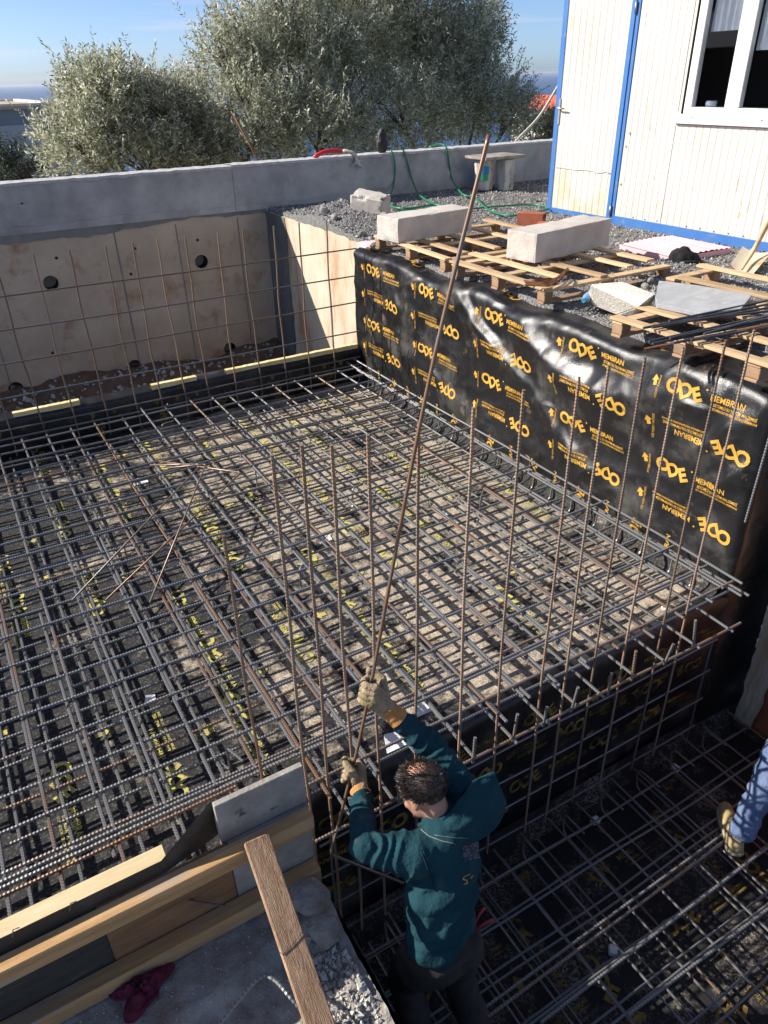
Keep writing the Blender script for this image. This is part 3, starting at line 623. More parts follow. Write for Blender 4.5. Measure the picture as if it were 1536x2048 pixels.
part('lettering', ul.mesh('lettering', False, us['_base']), 'print_dim', us, us['_base'])['kind'] = 'stuff'
for (a, b, w) in (((26, 831), (156, 799), 0), ((300, 772), (392, 756), 1), ((449, 743), (575, 718), 2), ((576, 719), (719, 694), 3)):
    p, q = atz(*a, UZ + .02), atz(*b, UZ + .02)
    fm = MB().grid(30, 1, lambda u, v: V((p.x + (q.x - p.x) * u, 7.055 + .055 * v + .004 * fbm(u * 9, w), UZ + .045 + .003 * fbm(u * 14, w + 3)))).grid(30, 1, lambda u, v: V((p.x + (q.x - p.x) * u, 7.055 + .004 * fbm(u * 9, w), UZ + (.045 + .003 * fbm(u * 14, w + 3)) * v - .002)))
    fm.grid(30, 1, lambda u, v: V((p.x + (q.x - p.x) * u, 7.11 + .004 * fbm(u * 9, w), UZ - .003 + (.048 + .003 * fbm(u * 14, w + 3)) * v)))
    o = fm.build('insulation_strip', 'foam_yellow')
    tag(o, ['yellow foam strip at the left end of the far upstand', 'short yellow foam strip in the middle of the far upstand', 'yellow foam strip on the upstand, second from the membrane wall', 'yellow foam strip on the upstand ending at the membrane wall'][w], 'foam strip', 'foam strips on the upstand')

# ------------------------------------------------------------------ ledge in front of the formwork, left wall of the pit
def ledge_z(x, y):
    z = LEDGE + .012 * fbm(x * 4, y * 4, 2) + .007 * fbm(x * 16, y * 16, 3) - .012 * max(0, fbm(x * 7, y * 7, 9) - .25)
    e = 1.66 + .05 * fbm(x * 2.2, 3.1) + (x - .1) * .12          # broken edge of the upper slab
    if y < e:
        k = min(1, (e - y) / .07); z -= k * (.065 + .03 * fbm(x * 4, y * 4, 6)); z += .022 * fbm(x * 12, y * 12, 8) * k
    return z
lg = thing('concrete_ledge', 'broken grey concrete ledge below the timber formwork', 'ledge', (-.3, 1.4, PIT))
lt = MB().grid(280, 240, lambda u, v: V((-3.0 + 3.69 * u, -1.2 + 3.13 * v, ledge_z(-3.0 + 3.69 * u, -1.2 + 3.13 * v))))
part('top_surface', lt.mesh('top_surface', True, lg['_base']), 'ledge_concrete', lg, lg['_base'])
sd_ = MB().grid(60, 16, lambda u, v: V((.69 + .012 * fbm(u * 20, v * 8, 3) * (1 - v ** 8), -1.2 + 3.13 * u, PIT - .05 + (ledge_z(.69, -1.2 + 3.13 * u) - PIT + .05) * v)))
part('side_face', sd_.mesh('side_face', True, lg['_base']), 'ledge_concrete', lg, lg['_base'])
part('edge_sheet', MB().grid(40, 14, lambda u, v: V((.712 + .006 * fbm(u * 7, v * 3), -1.2 + 3.05 * u, PIT + (LEDGE - .07 - PIT + .015 * fbm(u * 8, 1)) * v))).mesh('edge_sheet', True, lg['_base']), 'membrane', lg, lg['_base'])
rb = MB(); rnd = random.Random(9)
for i in range(2600):
    x = .66 - .55 * rnd.random() ** 1.3; y = 1.66 - .62 * rnd.random()
    if x < .30 + (y - 1.2) * .5: continue
    s = rnd.uniform(.004, .012) if rnd.random() < .9 else rnd.uniform(.012, .022)
    stone_bits(rb, (x, y, ledge_z(x, y) + s * .4), s, rnd)
for i in range(700):
    x = rnd.uniform(-.8, .62); y = rnd.uniform(1.2, 1.82); s = rnd.uniform(.002, .007); stone_bits(rb, (x, y, ledge_z(x, y) + s * .3), s, rnd)
tag(rb.build('crushed_rubble', 'rubble_stone', org=(0, 0, 0)), 'crushed pale concrete crumbs on the ledge beside the pit', 'rubble', kind='stuff')
rnd = random.Random(21)
def rock(name, c, s, m, label, cat, group=None, sub=2, flat=.7):
    bm = bmesh.new(); bmesh.ops.create_icosphere(bm, subdivisions=sub, radius=1)
    k = rnd.random() * 50
    for v in bm.verts:
        n = v.co.normalized(); v.co = V((n.x, n.y, n.z * flat)) * s * (1 + .28 * noise.noise(n * 1.4 + V((k, 0, 0))) + .12 * noise.noise(n * 4 + V((0, k, 0))))
    for q in range(11):                                    # broken facets
        n = V((rnd.gauss(0, 1), rnd.gauss(0, 1), rnd.gauss(0, 1) * .8)).normalized(); d = s * rnd.uniform(.52, .82)
        for v in bm.verts:
            e = v.co.dot(n) - d
            if e > 0: v.co -= n * e * .92
    for v in bm.verts: v.co *= 1 + .05 * noise.noise(v.co * (22 / max(s, .03) * .06))
    me = bpy.data.meshes.new(name); bm.to_mesh(me); bm.free()
    o = link(name, me, m, None, V(c)); return tag(o, label, cat, group)
rock('concrete_lump', (.60, 1.79, LEDGE + .035), .105, 'ledge_concrete', 'large broken concrete lump on the ledge at the pit corner', 'lump', flat=.6, sub=3)
rock('concrete_lump', (.615, 1.655, LEDGE - .02), .088, 'ledge_concrete', 'smaller broken concrete lump behind the leaning plank', 'lump', flat=.6, sub=3)

# ------------------------------------------------------------------ timber formwork at the left
fw_ = thing('formwork', 'timber and plywood formwork closing the near edge of the pool floor', 'formwork', (0, 1.9, LEDGE))
def board(name, x0, x1, y0, y1, z0, z1, m, parent=fw_, bevel=.003):
    return part(name, wall_box(x0, x1, y0, y1, z0, z1).mesh(name, False, parent['_base'], bevel), m, parent, parent['_base'])
board('rail', -2.6, .69, 1.835, 1.898, -1.128, -1.052, 'timber_fresh')
board('rail', -2.6, .695, 1.83, 1.898, -1.482, -1.395, 'timber_fresh')
board('panel', -2.6, -.155, 1.90, 1.918, -1.485, -1.06, 'plywood_black')
board('panel', -.152, .345, 1.90, 1.918, -1.485, -1.06, 'plywood_brown')
board('panel', .330, .70, 1.920, 1.948, -1.485, -.845, 'plywood_grey')
board('panel', .348, .70, 1.901, 1.919, -1.485, -1.06, 'plywood_grey')
board('capping_board', -2.6, .125, 1.925, 2.0, -1.05, -1.008, 'timber_pale')
for q in ((140, 1822), (25, 1875)):
    p = atz(*q, -.985); part('nail', MB().tube([p, p + V((.01, .005, .03)), p + V((.03, 0, .033))], .0022, 6).mesh('nail', False, fw_['_base']), 'steel_dark', fw_, fw_['_base'])
for (p0, p1) in (((378, 1800), (450, 1812)),):
    a, b = aty(*p0, 1.897), aty(*p1, 1.85); part('nail', MB().tube([a, b], .004, 6).mesh('nail', False, fw_['_base']), 'steel_dark', fw_, fw_['_base'])
ms_ = MB().grid(60, 3, lambda u, v: V((-1.2 + 1.53 * u, 1.905 + .015 * v + (.05 * max(0, u - .85) / .15), -1.05 + .055 * v + .13 * max(0, u - .85) / .15 * v)))
part('membrane_strip', ms_.mesh('membrane_strip', True, fw_['_base']), 'membrane', fw_, fw_['_base'])
# old plank leaning against the formwork
a0 = V((.445, 1.835, -1.012)); a1 = V((.40, .92, -1.565)); ax = (a1 - a0).normalized(); ay = V((1, 0, 0)); ay = (ay - ax * ay.dot(ax)).normalized(); az = ax.cross(ay)
M_ = Matrix((ay, ax, az)).transposed()
pk = MB().box((0, 0, 0), (.098, (a1 - a0).length, .038)); pk.v = [tuple((a0 + a1) / 2 + M_ @ V(p)) for p in pk.v]
tag(pk.build('plank', 'timber_old', bevel=.004), 'weathered old plank leaning on the formwork rail down to the rubble', 'plank')
wr = MB().tube([(a0 + a1) / 2 + M_ @ V(p) for p in ((-.051, -.14, .012), (-.045, -.13, .021), (0, -.145, .022), (.04, -.165, .023), (.051, -.17, .014))], .0014, 5)
o = bpy.data.objects['plank']; part('tie_wire', wr.mesh('tie_wire'), 'steel_dark', o)
# maroon rag on the ledge
def rag(u, v):
    c = V((-.10, 1.79, LEDGE + .012)); a = u * 6.283
    r = .015 + .085 * v * (1 + .35 * math.sin(3 * a + 1) + .2 * math.sin(5 * a))
    return c + V((r * math.cos(a), r * math.sin(a) * .8, .045 * (1 - v) * (1 + .8 * fbm(math.cos(a) * 2, math.sin(a) * 2 + v * 3, 4)) + .02 * abs(fbm(u * 8, v * 5, 2))))
tag(MB().grid(48, 10, rag).build('rag', 'rag_maroon', smooth=True), 'crumpled maroon rag on the ledge below the formwork', 'rag')
# bent bar end sticking up near the plank
br = [atz(430, 2060, -1.47), atz(512, 1962, -1.43), atz(545, 1958, -1.40), atz(585, 2000, -1.40), atz(650, 2075, -1.50)]
tag(rebar_mb(smooth_path(br, .012), .0075).build('bent_bar', 'rebar'), 'bent steel bar arched over the rubble in front of the plank', 'rebar')

# ------------------------------------------------------------------ right side of the pit: rendered brick wall end
rw = thing('brick_wall', 'broken rendered wall of red hollow bricks at the right side of the pit', 'wall', (4.2, 1.4, PIT))
XR = 4.09
rf = MB().grid(26, 34, lambda u, v: V((XR + .006 * fbm(u * 6, v * 9, 3), 2.06 - .13 * u - .02 * fbm(v * 9, 2) - (.10 * v * u), PIT + .01 + 1.62 * v)))
rf.grid(4, 34, lambda u, v: V((XR + .05 * u, 2.06 - .02 * fbm(v * 9, 2) + .004, PIT + .01 + 1.62 * v)))
part('render_coat', rf.mesh('render_coat', True, rw['_base']), 'side_concrete', rw, rw['_base'])
part('broken_edge', MB().grid(3, 60, lambda u, v: V((XR - .003 + .012 * u, 2.066 + .010 * fbm(v * 22, u * 2, 5) - .008 * u, PIT + .72 + .9 * v))).mesh('broken_edge', False, rw['_base']), 'roof_white', rw, rw['_base'])
part('mortar_core', wall_box(XR + .05, XR + .30, .4, 2.05, PIT, -1.05).mesh('mortar_core', False, rw['_base']), 'brick_red', rw, rw['_base'])
bme = MB().box((0, 0, 0), (.10, .19, .13)).mesh('brick', False, bevel=.004); bme.materials.append(MATS['brick_red'])
for j in range(9):
    for i in range(6):
        y = 1.84 - i * .20 - (.1 if j % 2 else 0)
        if y > 1.83 - .11 * j * .3: continue
        o = part('brick', bme, None, rw, V((XR + .045 + rnd.uniform(-.012, .012), y, PIT + .09 + j * .142))); o.rotation_euler = (rnd.uniform(-.03, .03), 0, rnd.uniform(-.04, .04))
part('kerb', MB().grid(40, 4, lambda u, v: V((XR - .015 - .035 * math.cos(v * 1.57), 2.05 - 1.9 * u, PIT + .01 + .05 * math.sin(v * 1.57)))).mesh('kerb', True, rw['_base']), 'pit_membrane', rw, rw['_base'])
# rough bank seen past the membrane corner
bk = MB().grid(40, 40, lambda u, v: V((4.08 + 2.2 * u, 2.20 + .25 * v + .04 * fbm(u * 9, v * 9, 4), -2.0 + 1.45 * v + .05 * fbm(u * 10, v * 10, 6))))
tag(bk.build('earth_bank', 'gravel_base', smooth=True, org=(4.6, 2.3, -2.0)), kind='structure')
tag(wall_box(4.35, 6.6, 2.36, 2.6, -2.6, -.03).build('buried_block', 'rubble'), kind='structure').name = 'terrace_edge'

# ================================================================== REINFORCEMENT
rnd = random.Random(4)
def bar_mesh_line(L, axis, r, bow=0.0, ribs=True, seed=0, pitch=.016):
    n = 24; pts = []
    for i in range(n + 1):
        t = i / n; b = bow * math.sin(math.pi * t * 2 + seed) + bow * .5 * math.sin(math.pi * t * 5 + seed * 2)
        p = [0, 0, 0]; p[axis] = t * L; p[(axis + 1) % 3] = b; p[(axis + 2) % 3] = b * .4; pts.append(V(p))
    me = rebar_mb(pts, r, ribs, pitch).mesh('bar'); me.materials.append(MATS['rebar']); return me
def bars(parent, mesh_list, places, name='bar', rot=.004):
    for i, p in enumerate(places):
        o = part(name, mesh_list[i % len(mesh_list)], None, parent, V(p)); o.rotation_euler = (rnd.uniform(-rot, rot), rnd.uniform(-rot, rot), rnd.uniform(-rot, rot))
cage = thing('rebar_cage', 'two layered mat of steel reinforcing bars over the whole pool floor', 'rebar mat', (1.2, 4.5, FLOOR))
RB = .0088
XS = [.19 - .22 * k for k in range(1, 11)][::-1] + [.19, .42, .63, .85, 1.09, 1.31, 1.52, 1.77, 1.99, 2.19, 2.42, 2.64, 2.88, 3.16, 3.42, 3.62]
ZT, ZB = -1.235, -1.412
my = [bar_mesh_line(5.02, 1, RB, .006, True, k) for k in range(3)]
myl = [bar_mesh_line(4.80, 1, RB, .006, True, k) for k in range(2)]
xs_r = [x for x in XS if x > .72]; xs_l = [x for x in XS if x <= .72]
bars(cage, my, [(x + rnd.uniform(-.012, .012), 2.03 + rnd.uniform(-.03, .03), ZT) for x in xs_r])
bars(cage, myl, [(x + rnd.uniform(-.015, .015), 2.14 + rnd.uniform(-.03, .03), ZT) for x in xs_l])
bars(cage, myl, [(x + .07 + rnd.uniform(-.03, .03), (1.95 if x > .72 else 2.16) + rnd.uniform(-.02, .03), ZB) for x in XS[:-1]])
# edge bars beside the membrane wall
bars(cage, my, [(3.70, 2.06, ZT + .03), (3.735, 2.02, ZT - .06), (3.58, 2.10, ZT + .012)])
mx_ = [bar_mesh_line(6.25, 0, RB, .007, True, k) for k in range(3)]
ys = [2.34, 2.58, 2.80, 3.02, 3.25, 3.47, 3.70, 3.92, 4.15, 4.37, 4.60, 4.82, 5.05, 5.27, 5.50, 5.72, 5.95, 6.17, 6.40, 6.62, 6.80, 6.93]
bars(cage, mx_, [(-2.55 + rnd.uniform(-.04, .03), y + rnd.uniform(-.018, .018), ZT + .0145) for y in ys])
bars(cage, mx_, [(-2.55 + rnd.uniform(-.04, .03), y + .10 + rnd.uniform(-.03, .03), ZB + .0145) for y in ys[:-2]])
# paired bars near the front and the overlapping splices
bars(cage, mx_, [(-2.70, 2.305, ZT + .0145), (-2.62, 2.375, ZT + .016)])
mxs = [bar_mesh_line(2.95, 0, .0082, .004, True, k) for k in range(2)]
bars(cage, mxs, [(.74, 2.115, ZT + .0145), (.72, 2.085, ZT - .016)])
bars(cage, [bar_mesh_line(2.9, 0, .0085, .003, True, 5)], [(.74, 1.985, -1.425)])
bars(cage, mxs, [(-2.45, 2.265, ZT + .016), (-2.5, 2.335, ZT + .03)])
msp = [bar_mesh_line(1.9, 1, RB, .004, True, k) for k in range(2)]
bars(cage, msp, [(x + .022 * rnd.choice((-1, 1)), 2.0 + rnd.uniform(-.05, .5), ZT - .003) for x in xs_r[::1]])
bars(cage, msp, [(x + .02 * rnd.choice((-1, 1)), 2.2 + rnd.uniform(0, .8), ZT - .002) for x in xs_l[-7:]])
# legs closing the front edge: straight uprights from the ends of the lower bars
lgm = [rebar_mb([(0, 0, 0), (0, .004, q)], .0078).mesh('leg') for q in (.20, .17)]
for q in lgm: q.materials.append(MATS['rebar'])
for i, x in enumerate(xs_r[:-2]):
    o = part('leg', lgm[i % 2], None, cage, V((x + .07 + rnd.uniform(-.02, .02), 1.962 + rnd.uniform(-.012, .012), ZB - .012))); o.rotation_euler = (rnd.uniform(-.12, .18), rnd.uniform(-.10, .10), 0)
# binding wire at the crossings of the top layer
tw = MB()
for x in XS:
    for y in ys:
        if rnd.random() < .18: continue
        c = V((x + rnd.uniform(-.012, .012), y + rnd.uniform(-.012, .012), ZT + .007)); w = rnd.uniform(.5, 1.1)
        tw.tube([c + V((.016 * math.cos(k * 1.05 + w), .016 * math.sin(k * 1.05 + w), .011 * math.cos(2 * k * 1.05))) for k in range(7)], .0016, 3, False)
        e = V((rnd.uniform(-1, 1), rnd.uniform(-1, 1), .6)).normalized(); tw.tube([c + e * .012, c + e * .034], .0017, 3)
part('binding_wire', tw.mesh('binding_wire', False, cage['_base']), 'steel_dark', cage, cage['_base'])['kind'] = 'stuff'
# hairpins along the membrane wall and spacers between the layers
hp = rebar_mb(round_path([(-.55, 0, 0), (0, 0, 0), (.02, 0, .17), (-.16, 0, .175)], .05), .0065).mesh('hairpin'); hp.materials.append(MATS['rebar'])
for k in range(21):
    o = part('hairpin', hp, None, cage, V((3.66 + rnd.uniform(-.02, .02), 2.35 + k * .225 + rnd.uniform(-.03, .03), ZB + .006))); o.rotation_euler = (rnd.uniform(-.15, .15), 0, rnd.uniform(-.1, .1))
spm = rebar_mb(round_path([(-.12, 0, 0), (0, 0, 0), (0, 0, .165), (.13, 0, .165)], .03), .006).mesh('spacer'); spm.materials.append(MATS['rebar'])
for (px, py) in ((512, 950), (705, 990), (1035, 1130), (600, 1150), (455, 1510), (1320, 1010), (890, 900), (960, 1010), (325, 860), (1060, 930), (745, 1210), (250, 1100)):
    p = atz(px, py, -1.3); o = part('spacer', spm, None, cage, V((p.x, p.y, ZB + .002))); o.rotation_euler = (0, 0, rnd.uniform(-2, 2))

# upright grid along the far side
bgd = thing('rebar_grid', 'upright grid of thin steel bars along the far side of the pool', 'rebar grid', (1.6, 7.0, FLOOR))
mv = [bar_mesh_line(1.72, 2, .0076, .008, False, k) for k in range(3)]
for q in mv: q.materials.clear(); q.materials.append(MATS['starter_steel'])
bars(bgd, mv, [(x, 6.985, -1.42) for x in (-1.52, -1.25, -.98, -.70, -.43, -.15, .13, .41, .694, .976, 1.264, 1.511, 1.748, 1.987, 2.282, 2.555, 2.841, 3.125, 3.42)], rot=.012)
mh = [bar_mesh_line(5.42, 0, .0072, .006, False, k) for k in range(3)]
bars(bgd, mh, [(-1.68, 6.972, z) for z in (0.0, -.275, -.555, -.86, -1.15)], rot=.002)

# upright bars and grid on the face of the pit, bars rising above the pool floor
fgd = thing('rebar_grid', 'grid of tall starter bars standing on the near edge of the pool floor', 'rebar grid', (2.1, 2.08, PIT))
FV = [(448, 1070), (543, 910), (600, 892), (663, 890), (735, 870), (835, 845), (947, 815), (1047, 780), (1157, 755), (1218, 730), (1290, 715), (1366, 695), (1452, 680), (1508, 660)]
FVX = [.61, .82, .947, 1.06, 1.245, 1.50, 1.79, 2.04, 2.32, 2.51, 2.74, 2.98, 3.27, 3.515]
mvv = [bar_mesh_line(2.92, 2, .0068, .006, True, k, .016) for k in range(3)]
for q in mvv: q.materials.clear(); q.materials.append(MATS['starter_steel'])
for i, (t, x) in enumerate(zip(FV, FVX)):
    yy = 2.075 if i else 2.05
    top = aty(*t, yy); 
    if i == 0:
        bars(fgd, [bar_mesh_line(1.55, 2, .0062, .004, True, 1, .014)], [(top.x, yy, top.z - 1.55)], rot=.003)
    else:
        L = 2.92; o = part('bar', mvv[i % 3], None, fgd, V((top.x, yy, top.z - L))); b = V((x * yy / 2.25, yy, -1.25)) - top
        o.rotation_euler = (0, 0, 0)
mhf = [bar_mesh_line(2.85, 0, .0062, .004, True, k, .014) for k in range(2)]
bars(fgd, mhf, [(.80, 2.092, z) for z in (-1.645, -1.90, -2.155, -2.42)], rot=.003)
bars(fgd, [bar_mesh_line(1.0, 2, .0062, .004, False, k) for k in range(2)], [(x, 2.10, -2.60) for x in (.86, 3.62)], rot=.004)
tag(rebar_mb(round_path([aty(1490, 1045, 2.05), aty(1540, 870, 2.05), aty(1580, 700, 2.05)], .02), .0068).build('starter_bar', 'rebar'), 'single thin bar hanging before the membrane corner at the right picture edge', 'rebar')

# mat on the pit floor
pm = thing('rebar_mat', 'two layered mat of steel bars on the shaded pit floor', 'rebar mat', (2.3, .6, PIT))
mpy = [bar_mesh_line(3.9, 1, .0068, .006, False, k) for k in range(3)]; mpx = [bar_mesh_line(3.15, 0, .0068, .006, False, k) for k in range(3)]
bars(pm, mpy, [(.92 + .232 * k + rnd.uniform(-.02, .02), -1.85, -2.425) for k in range(14)], rot=.006)
bars(pm, mpx, [(.80, -1.7 + .225 * k + rnd.uniform(-.015, .015), -2.411) for k in range(17)], rot=.005)
bars(pm, mpy, [(1.02 + .232 * k + rnd.uniform(-.03, .03), -1.85, -2.575) for k in range(13)], rot=.006)
bars(pm, mpx, [(.82, -1.62 + .225 * k + rnd.uniform(-.03, .03), -2.561) for k in range(17)], rot=.005)
for i, ((x0, y0), (x1, y1)) in enumerate((((928, 2046), (1446, 1668)), ((945, 2056), (1452, 1680)), ((1080, 2046), (1532, 1697)), ((1255, 2030), (1560, 1800)))):
    a, b = atz(x0, y0, -2.392), atz(x1, y1, -2.392)
    part('bar', rebar_mb([a, b], .0085, True, .02).mesh('bar', False, pm['_base']), 'rebar', pm, pm['_base'])
for k in range(9):
    o = part('hairpin', hp, None, pm, V((1.1 + k * .32, 2.0, -2.57))); o.rotation_euler = (0, 0, R(90))
# loose bent bars
for nme, pts, lab in (('bent_bar', [(320, 925), (482, 945), (300, 1205)][:0] or [(300, 930, -1.19), (395, 928, -1.17), (400, 932, -1.17), (145, 1200, -1.205)], 'loose bent bar on the mat reaching left from its bend'),
                      ('bent_bar', [(318, 922, -1.18), (482, 945, -1.16), (212, 1200, -1.205)], 'loose hooked bar on the mat with the longest bend'),
                      ('bent_bar', [(335, 936, -1.175), (412, 928, -1.155), (300, 1205, -1.205)], 'loose bent bar on the mat with the steepest shank')):
    tag(MB().tube(round_path([atz(*q) for q in pts], .03), .0062, 8).build(nme, 'rebar', smooth=True), lab, 'rebar', 'loose bent bars on the mat')
# litter on the floor: white scraps and spacer blocks
for i, (px, py, lab) in enumerate(((300, 1400, 'white paper scrap on the floor at the left of the mat'), (845, 1420, 'white spacer block on the floor beside the raised glove'), (790, 1485, 'white spacer block at the edge of the pit behind the arm'), (1330, 1215, 'white scrap near the right end of the floor'), (650, 1080, 'small white scrap in the middle of the mat'), (280, 965, 'tiny white scrap beside the loose bent bars'), (890, 1030, 'pale plastic scrap in the middle right of the floor'))):
    p = atz(px, py, FLOOR); w = .035 + .02 * (i % 3)
    o = MB().add([p + V(q) for q in ((-w, -w * .6, .006), (w * .8, -w * .7, .012), (w, w * .6, .008), (-w * .4, w * .8, .02), (-w, -w * .6, .004), (w * .8, -w * .7, .004), (w, w * .6, .004), (-w * .4, w * .8, .004))], [(0, 1, 2, 3), (7, 6, 5, 4), (0, 4, 5, 1), (1, 5, 6, 2), (2, 6, 7, 3), (3, 7, 4, 0)]).build('scrap', 'paper_white')
    tag(o, lab, 'scrap', 'white scraps on the floor')
for i, (px, py, lab) in enumerate(((1190, 1645, 'white spacer block on the pit floor near the pit face'), (1225, 1905, 'pale block on the open pit floor'), (1350, 1540, 'pale block on the pit floor in the far corner'))):
    p = atz(px, py, PIT + .02); tag(MB().box(p + V((0, 0, .02)), (.055, .045, .035), Euler((0, .1, i * .8)).to_matrix()).build('spacer_block', 'paper_white', bevel=.006), lab, 'block', 'spacer blocks in the pit')

# ================================================================== CONTAINER
ct = thing('site_container', 'white panelled site container with blue frame on the gravel terrace', 'container', (XC + 1, 5.5, 0))
def cpart(name, mb, m, parent=ct, smooth=False, bevel=0.0): return part(name, mb.mesh(name, smooth, parent['_base'], bevel), m, parent, parent['_base'])
ZR = 2.75
def ribbed(y0, y1, z0, z1, x, pitch=.085, groove=.0055):
    """panel facing -X with narrow vertical grooves"""
    mb = MB(); n = max(1, round((y1 - y0) / pitch)); w = (y1 - y0) / n; prof = []
    for i in range(n):
        a = y0 + i * w; prof += [(a + .004, x), (a + w - .010, x), (a + w - .005, x + groove)]
    prof = [(y0, x)] + prof + [(y1, x)]
    k = len(prof); vs = [(p[1], p[0], z0) for p in prof] + [(p[1], p[0], z1) for p in prof]
    mb.add(vs, [(i, i + 1, k + i + 1, k + i) for i in range(k - 1)]); return mb
WY0, WY1, WZ0, WZ1 = 3.9, 5.66, 1.13, 2.35
cpart('wall_panel', ribbed(5.74, 6.405, .065, ZR, XC), 'panel_white')
cpart('wall_panel', ribbed(2.2, 5.737, .065, 1.035, XC), 'panel_white')
cpart('wall_panel', ribbed(WY1 + .004, 5.737, 1.038, ZR, XC), 'panel_white')
cpart('wall_panel', ribbed(2.2, WY0, 1.038, ZR, XC), 'panel_white')
cpart('wall_panel', ribbed(WY0, WY1 + .003, WZ1, ZR, XC), 'panel_white')
cpart('base_rail', wall_box(XC - .012, XC + .08, 2.2, 6.41, -.02, .088), 'blue_paint', bevel=.004)
cpart('corner_post', wall_box(XC - .02, XC + .10, 7.445, 7.525, -.015, ZR), 'blue_paint', bevel=.004)
cpart('door_post', wall_box(XC - .012, XC + .09, 6.40, 6.445, -.01, ZR), 'blue_paint', bevel=.003)
cpart('end_wall', wall_box(XC + .05, XC + 2.3, 7.46, 7.51, .0, ZR), 'panel_white')
cpart('body', wall_box(XC + .95, XC + 2.3, 2.2, 7.45, .02, ZR), 'interior_dark')
cpart('shade_lining', wall_box(XC + .06, XC + .94, 7.38, 7.44, .02, ZR - .01), 'interior_dark')  # added dark panel, hides sunlight on the end wall behind the window
cpart('ceiling', wall_box(XC + .02, XC + 2.3, 2.2, 7.45, ZR, ZR + .12), 'blue_paint')
dr = part('door', ribbed(6.455, 7.44, .03, 2.45, XC - .018, .098).mesh('door', False, ct['_base']), 'door_white', ct, ct['_base'])
cpart('frame', wall_box(XC - .024, XC + .02, 6.447, 6.51, .02, 2.45), 'blue_paint', dr, bevel=.003)
cpart('bottom_rail', wall_box(XC - .022, XC + .02, 6.51, 7.44, .005, .062), 'blue_paint', dr)
hn = part('handle_plate', MB().box((XC - .026, 7.44, 1.11), (.012, .034, .27)).mesh('handle_plate', False, ct['_base'], .004), 'metal_grey', dr, ct['_base'])
cpart('handle', MB().tube(round_path([(XC - .03, 7.44, 1.15), (XC - .075, 7.44, 1.15), (XC - .075, 7.31, 1.145)], .02), .009, 8), 'metal_grey', dr, True)
for z in (.14, 2.06):
    cpart('hinge', MB().tube([(XC - .03, 6.446, z - .05), (XC - .03, 6.446, z + .05)], .011, 8), 'metal_grey', dr, True)
cpart('threshold', wall_box(XC - .03, XC + .1, 6.44, 7.44, -.03, .0), 'rust_metal')
cpart('dent_line', MB().tube([V((XC - .02 - .003, 6.52 + .9 * k / 14, .52 + .02 * fbm(k * .5, 1))) for k in range(15)], .006, 6), 'door_white', dr, True)
wd = part('window', MB().box((XC - .008, (WY0 + WY1) / 2, WZ0 - .045), (.07, WY1 - WY0 + .16, .085)).mesh('window', False, ct['_base'], .006), 'upvc_white', ct, ct['_base']); wd['label'] = 'white window sill'
def frame_piece(y0, y1, z0, z1, d=.045): cpart('frame', wall_box(XC - .02, XC + d, y0, y1, z0, z1), 'upvc_white', wd, bevel=.006)
frame_piece(5.57, 5.66, WZ0, WZ1); frame_piece(WY0, 5.568, WZ0, WZ0 + .06); frame_piece(WY0, 5.568, WZ1 - .06, WZ1); frame_piece(5.035, 5.195, WZ0 + .062, WZ1 - .062); frame_piece(4.36, 4.50, WZ0 + .062, WZ1 - .062); frame_piece(WY0, WY0 + .08, WZ0 + .062, WZ1 - .062)
cpart('seal', wall_box(XC - .028, XC - .004, 5.664, 5.676, WZ0, WZ1), 'interior_dark', wd)
for y0, y1 in ((5.197, 5.568), (4.502, 5.033), (3.982, 4.358)):
    cpart('pane', MB().add([(XC + .02, y0, WZ0 + .062), (XC + .02, y1, WZ0 + .062), (XC + .02, y1, WZ1 - .062), (XC + .02, y0, WZ1 - .062)], [(0, 1, 2, 3)]), 'glass', wd)
for y0, y1, z0 in ((5.19, 5.56, 1.81), (4.50, 5.03, 1.645), (3.98, 4.36, 1.65)):
    cpart('curtain', MB().grid(40, 2, lambda u, v: V((XC + .055 + .012 * math.sin(u * 34) + .01 * fbm(u * 6, v), y0 + (y1 - y0) * u, z0 + (WZ1 - z0) * v))), 'curtain', wd, True)
cpart('cup', MB().tube([(XC + .12, 5.46, WZ0 + .06), (XC + .12, 5.46, WZ0 + .11)], .05, 16), 'paper_white', wd, True)
cpart('reveal', wall_box(XC + .03, XC + .3, WY0, WY1, WZ0 - .02, WZ0 + .055), 'upvc_white', wd)
for y in (5.52, 4.75): cpart('drain_slot', MB().box((XC - .044, y, WZ0 - .03), (.004, .022, .006)), 'interior_dark', wd)
for (py_, pz_) in ((6.33, .93), (6.36, .80), (6.36, .42)): cpart('bolt', MB().tube([(XC + .003, py_, pz_), (XC - .006, py_, pz_)], .012, 10), 'metal_grey')

rs = random.Random(77)
for (y0, y1) in ((5.78, 6.36), (4.2, 5.70)):
    for k in range(int((y1 - y0) / .17)):
        c = V((XC - .001, y0 + k * .17, .105 + rs.uniform(-.004, .004))); cpart('screw', MB().tube([c, c - V((.006, 0, 0))], .007, 8), 'rust_metal')
for k in range(26):      # scrapes where the paint is gone
    y, z = (rs.uniform(4.3, 6.3), rs.uniform(.12, .95)) if k < 18 else (rs.uniform(5.78, 6.35), rs.uniform(1.0, 2.1)); L = rs.uniform(.02, .09); a = rs.uniform(.6, 2.2)
    cpart('scrape', MB().grid(6, 1, lambda u, v: V((XC - .0025, y + (u - .5) * L * math.cos(a) + (v - .5) * .010 * math.sin(math.pi * u) * math.sin(a), z + (u - .5) * L * math.sin(a) - (v - .5) * .010 * math.sin(math.pi * u) * math.cos(a)))), 'rope_cream')
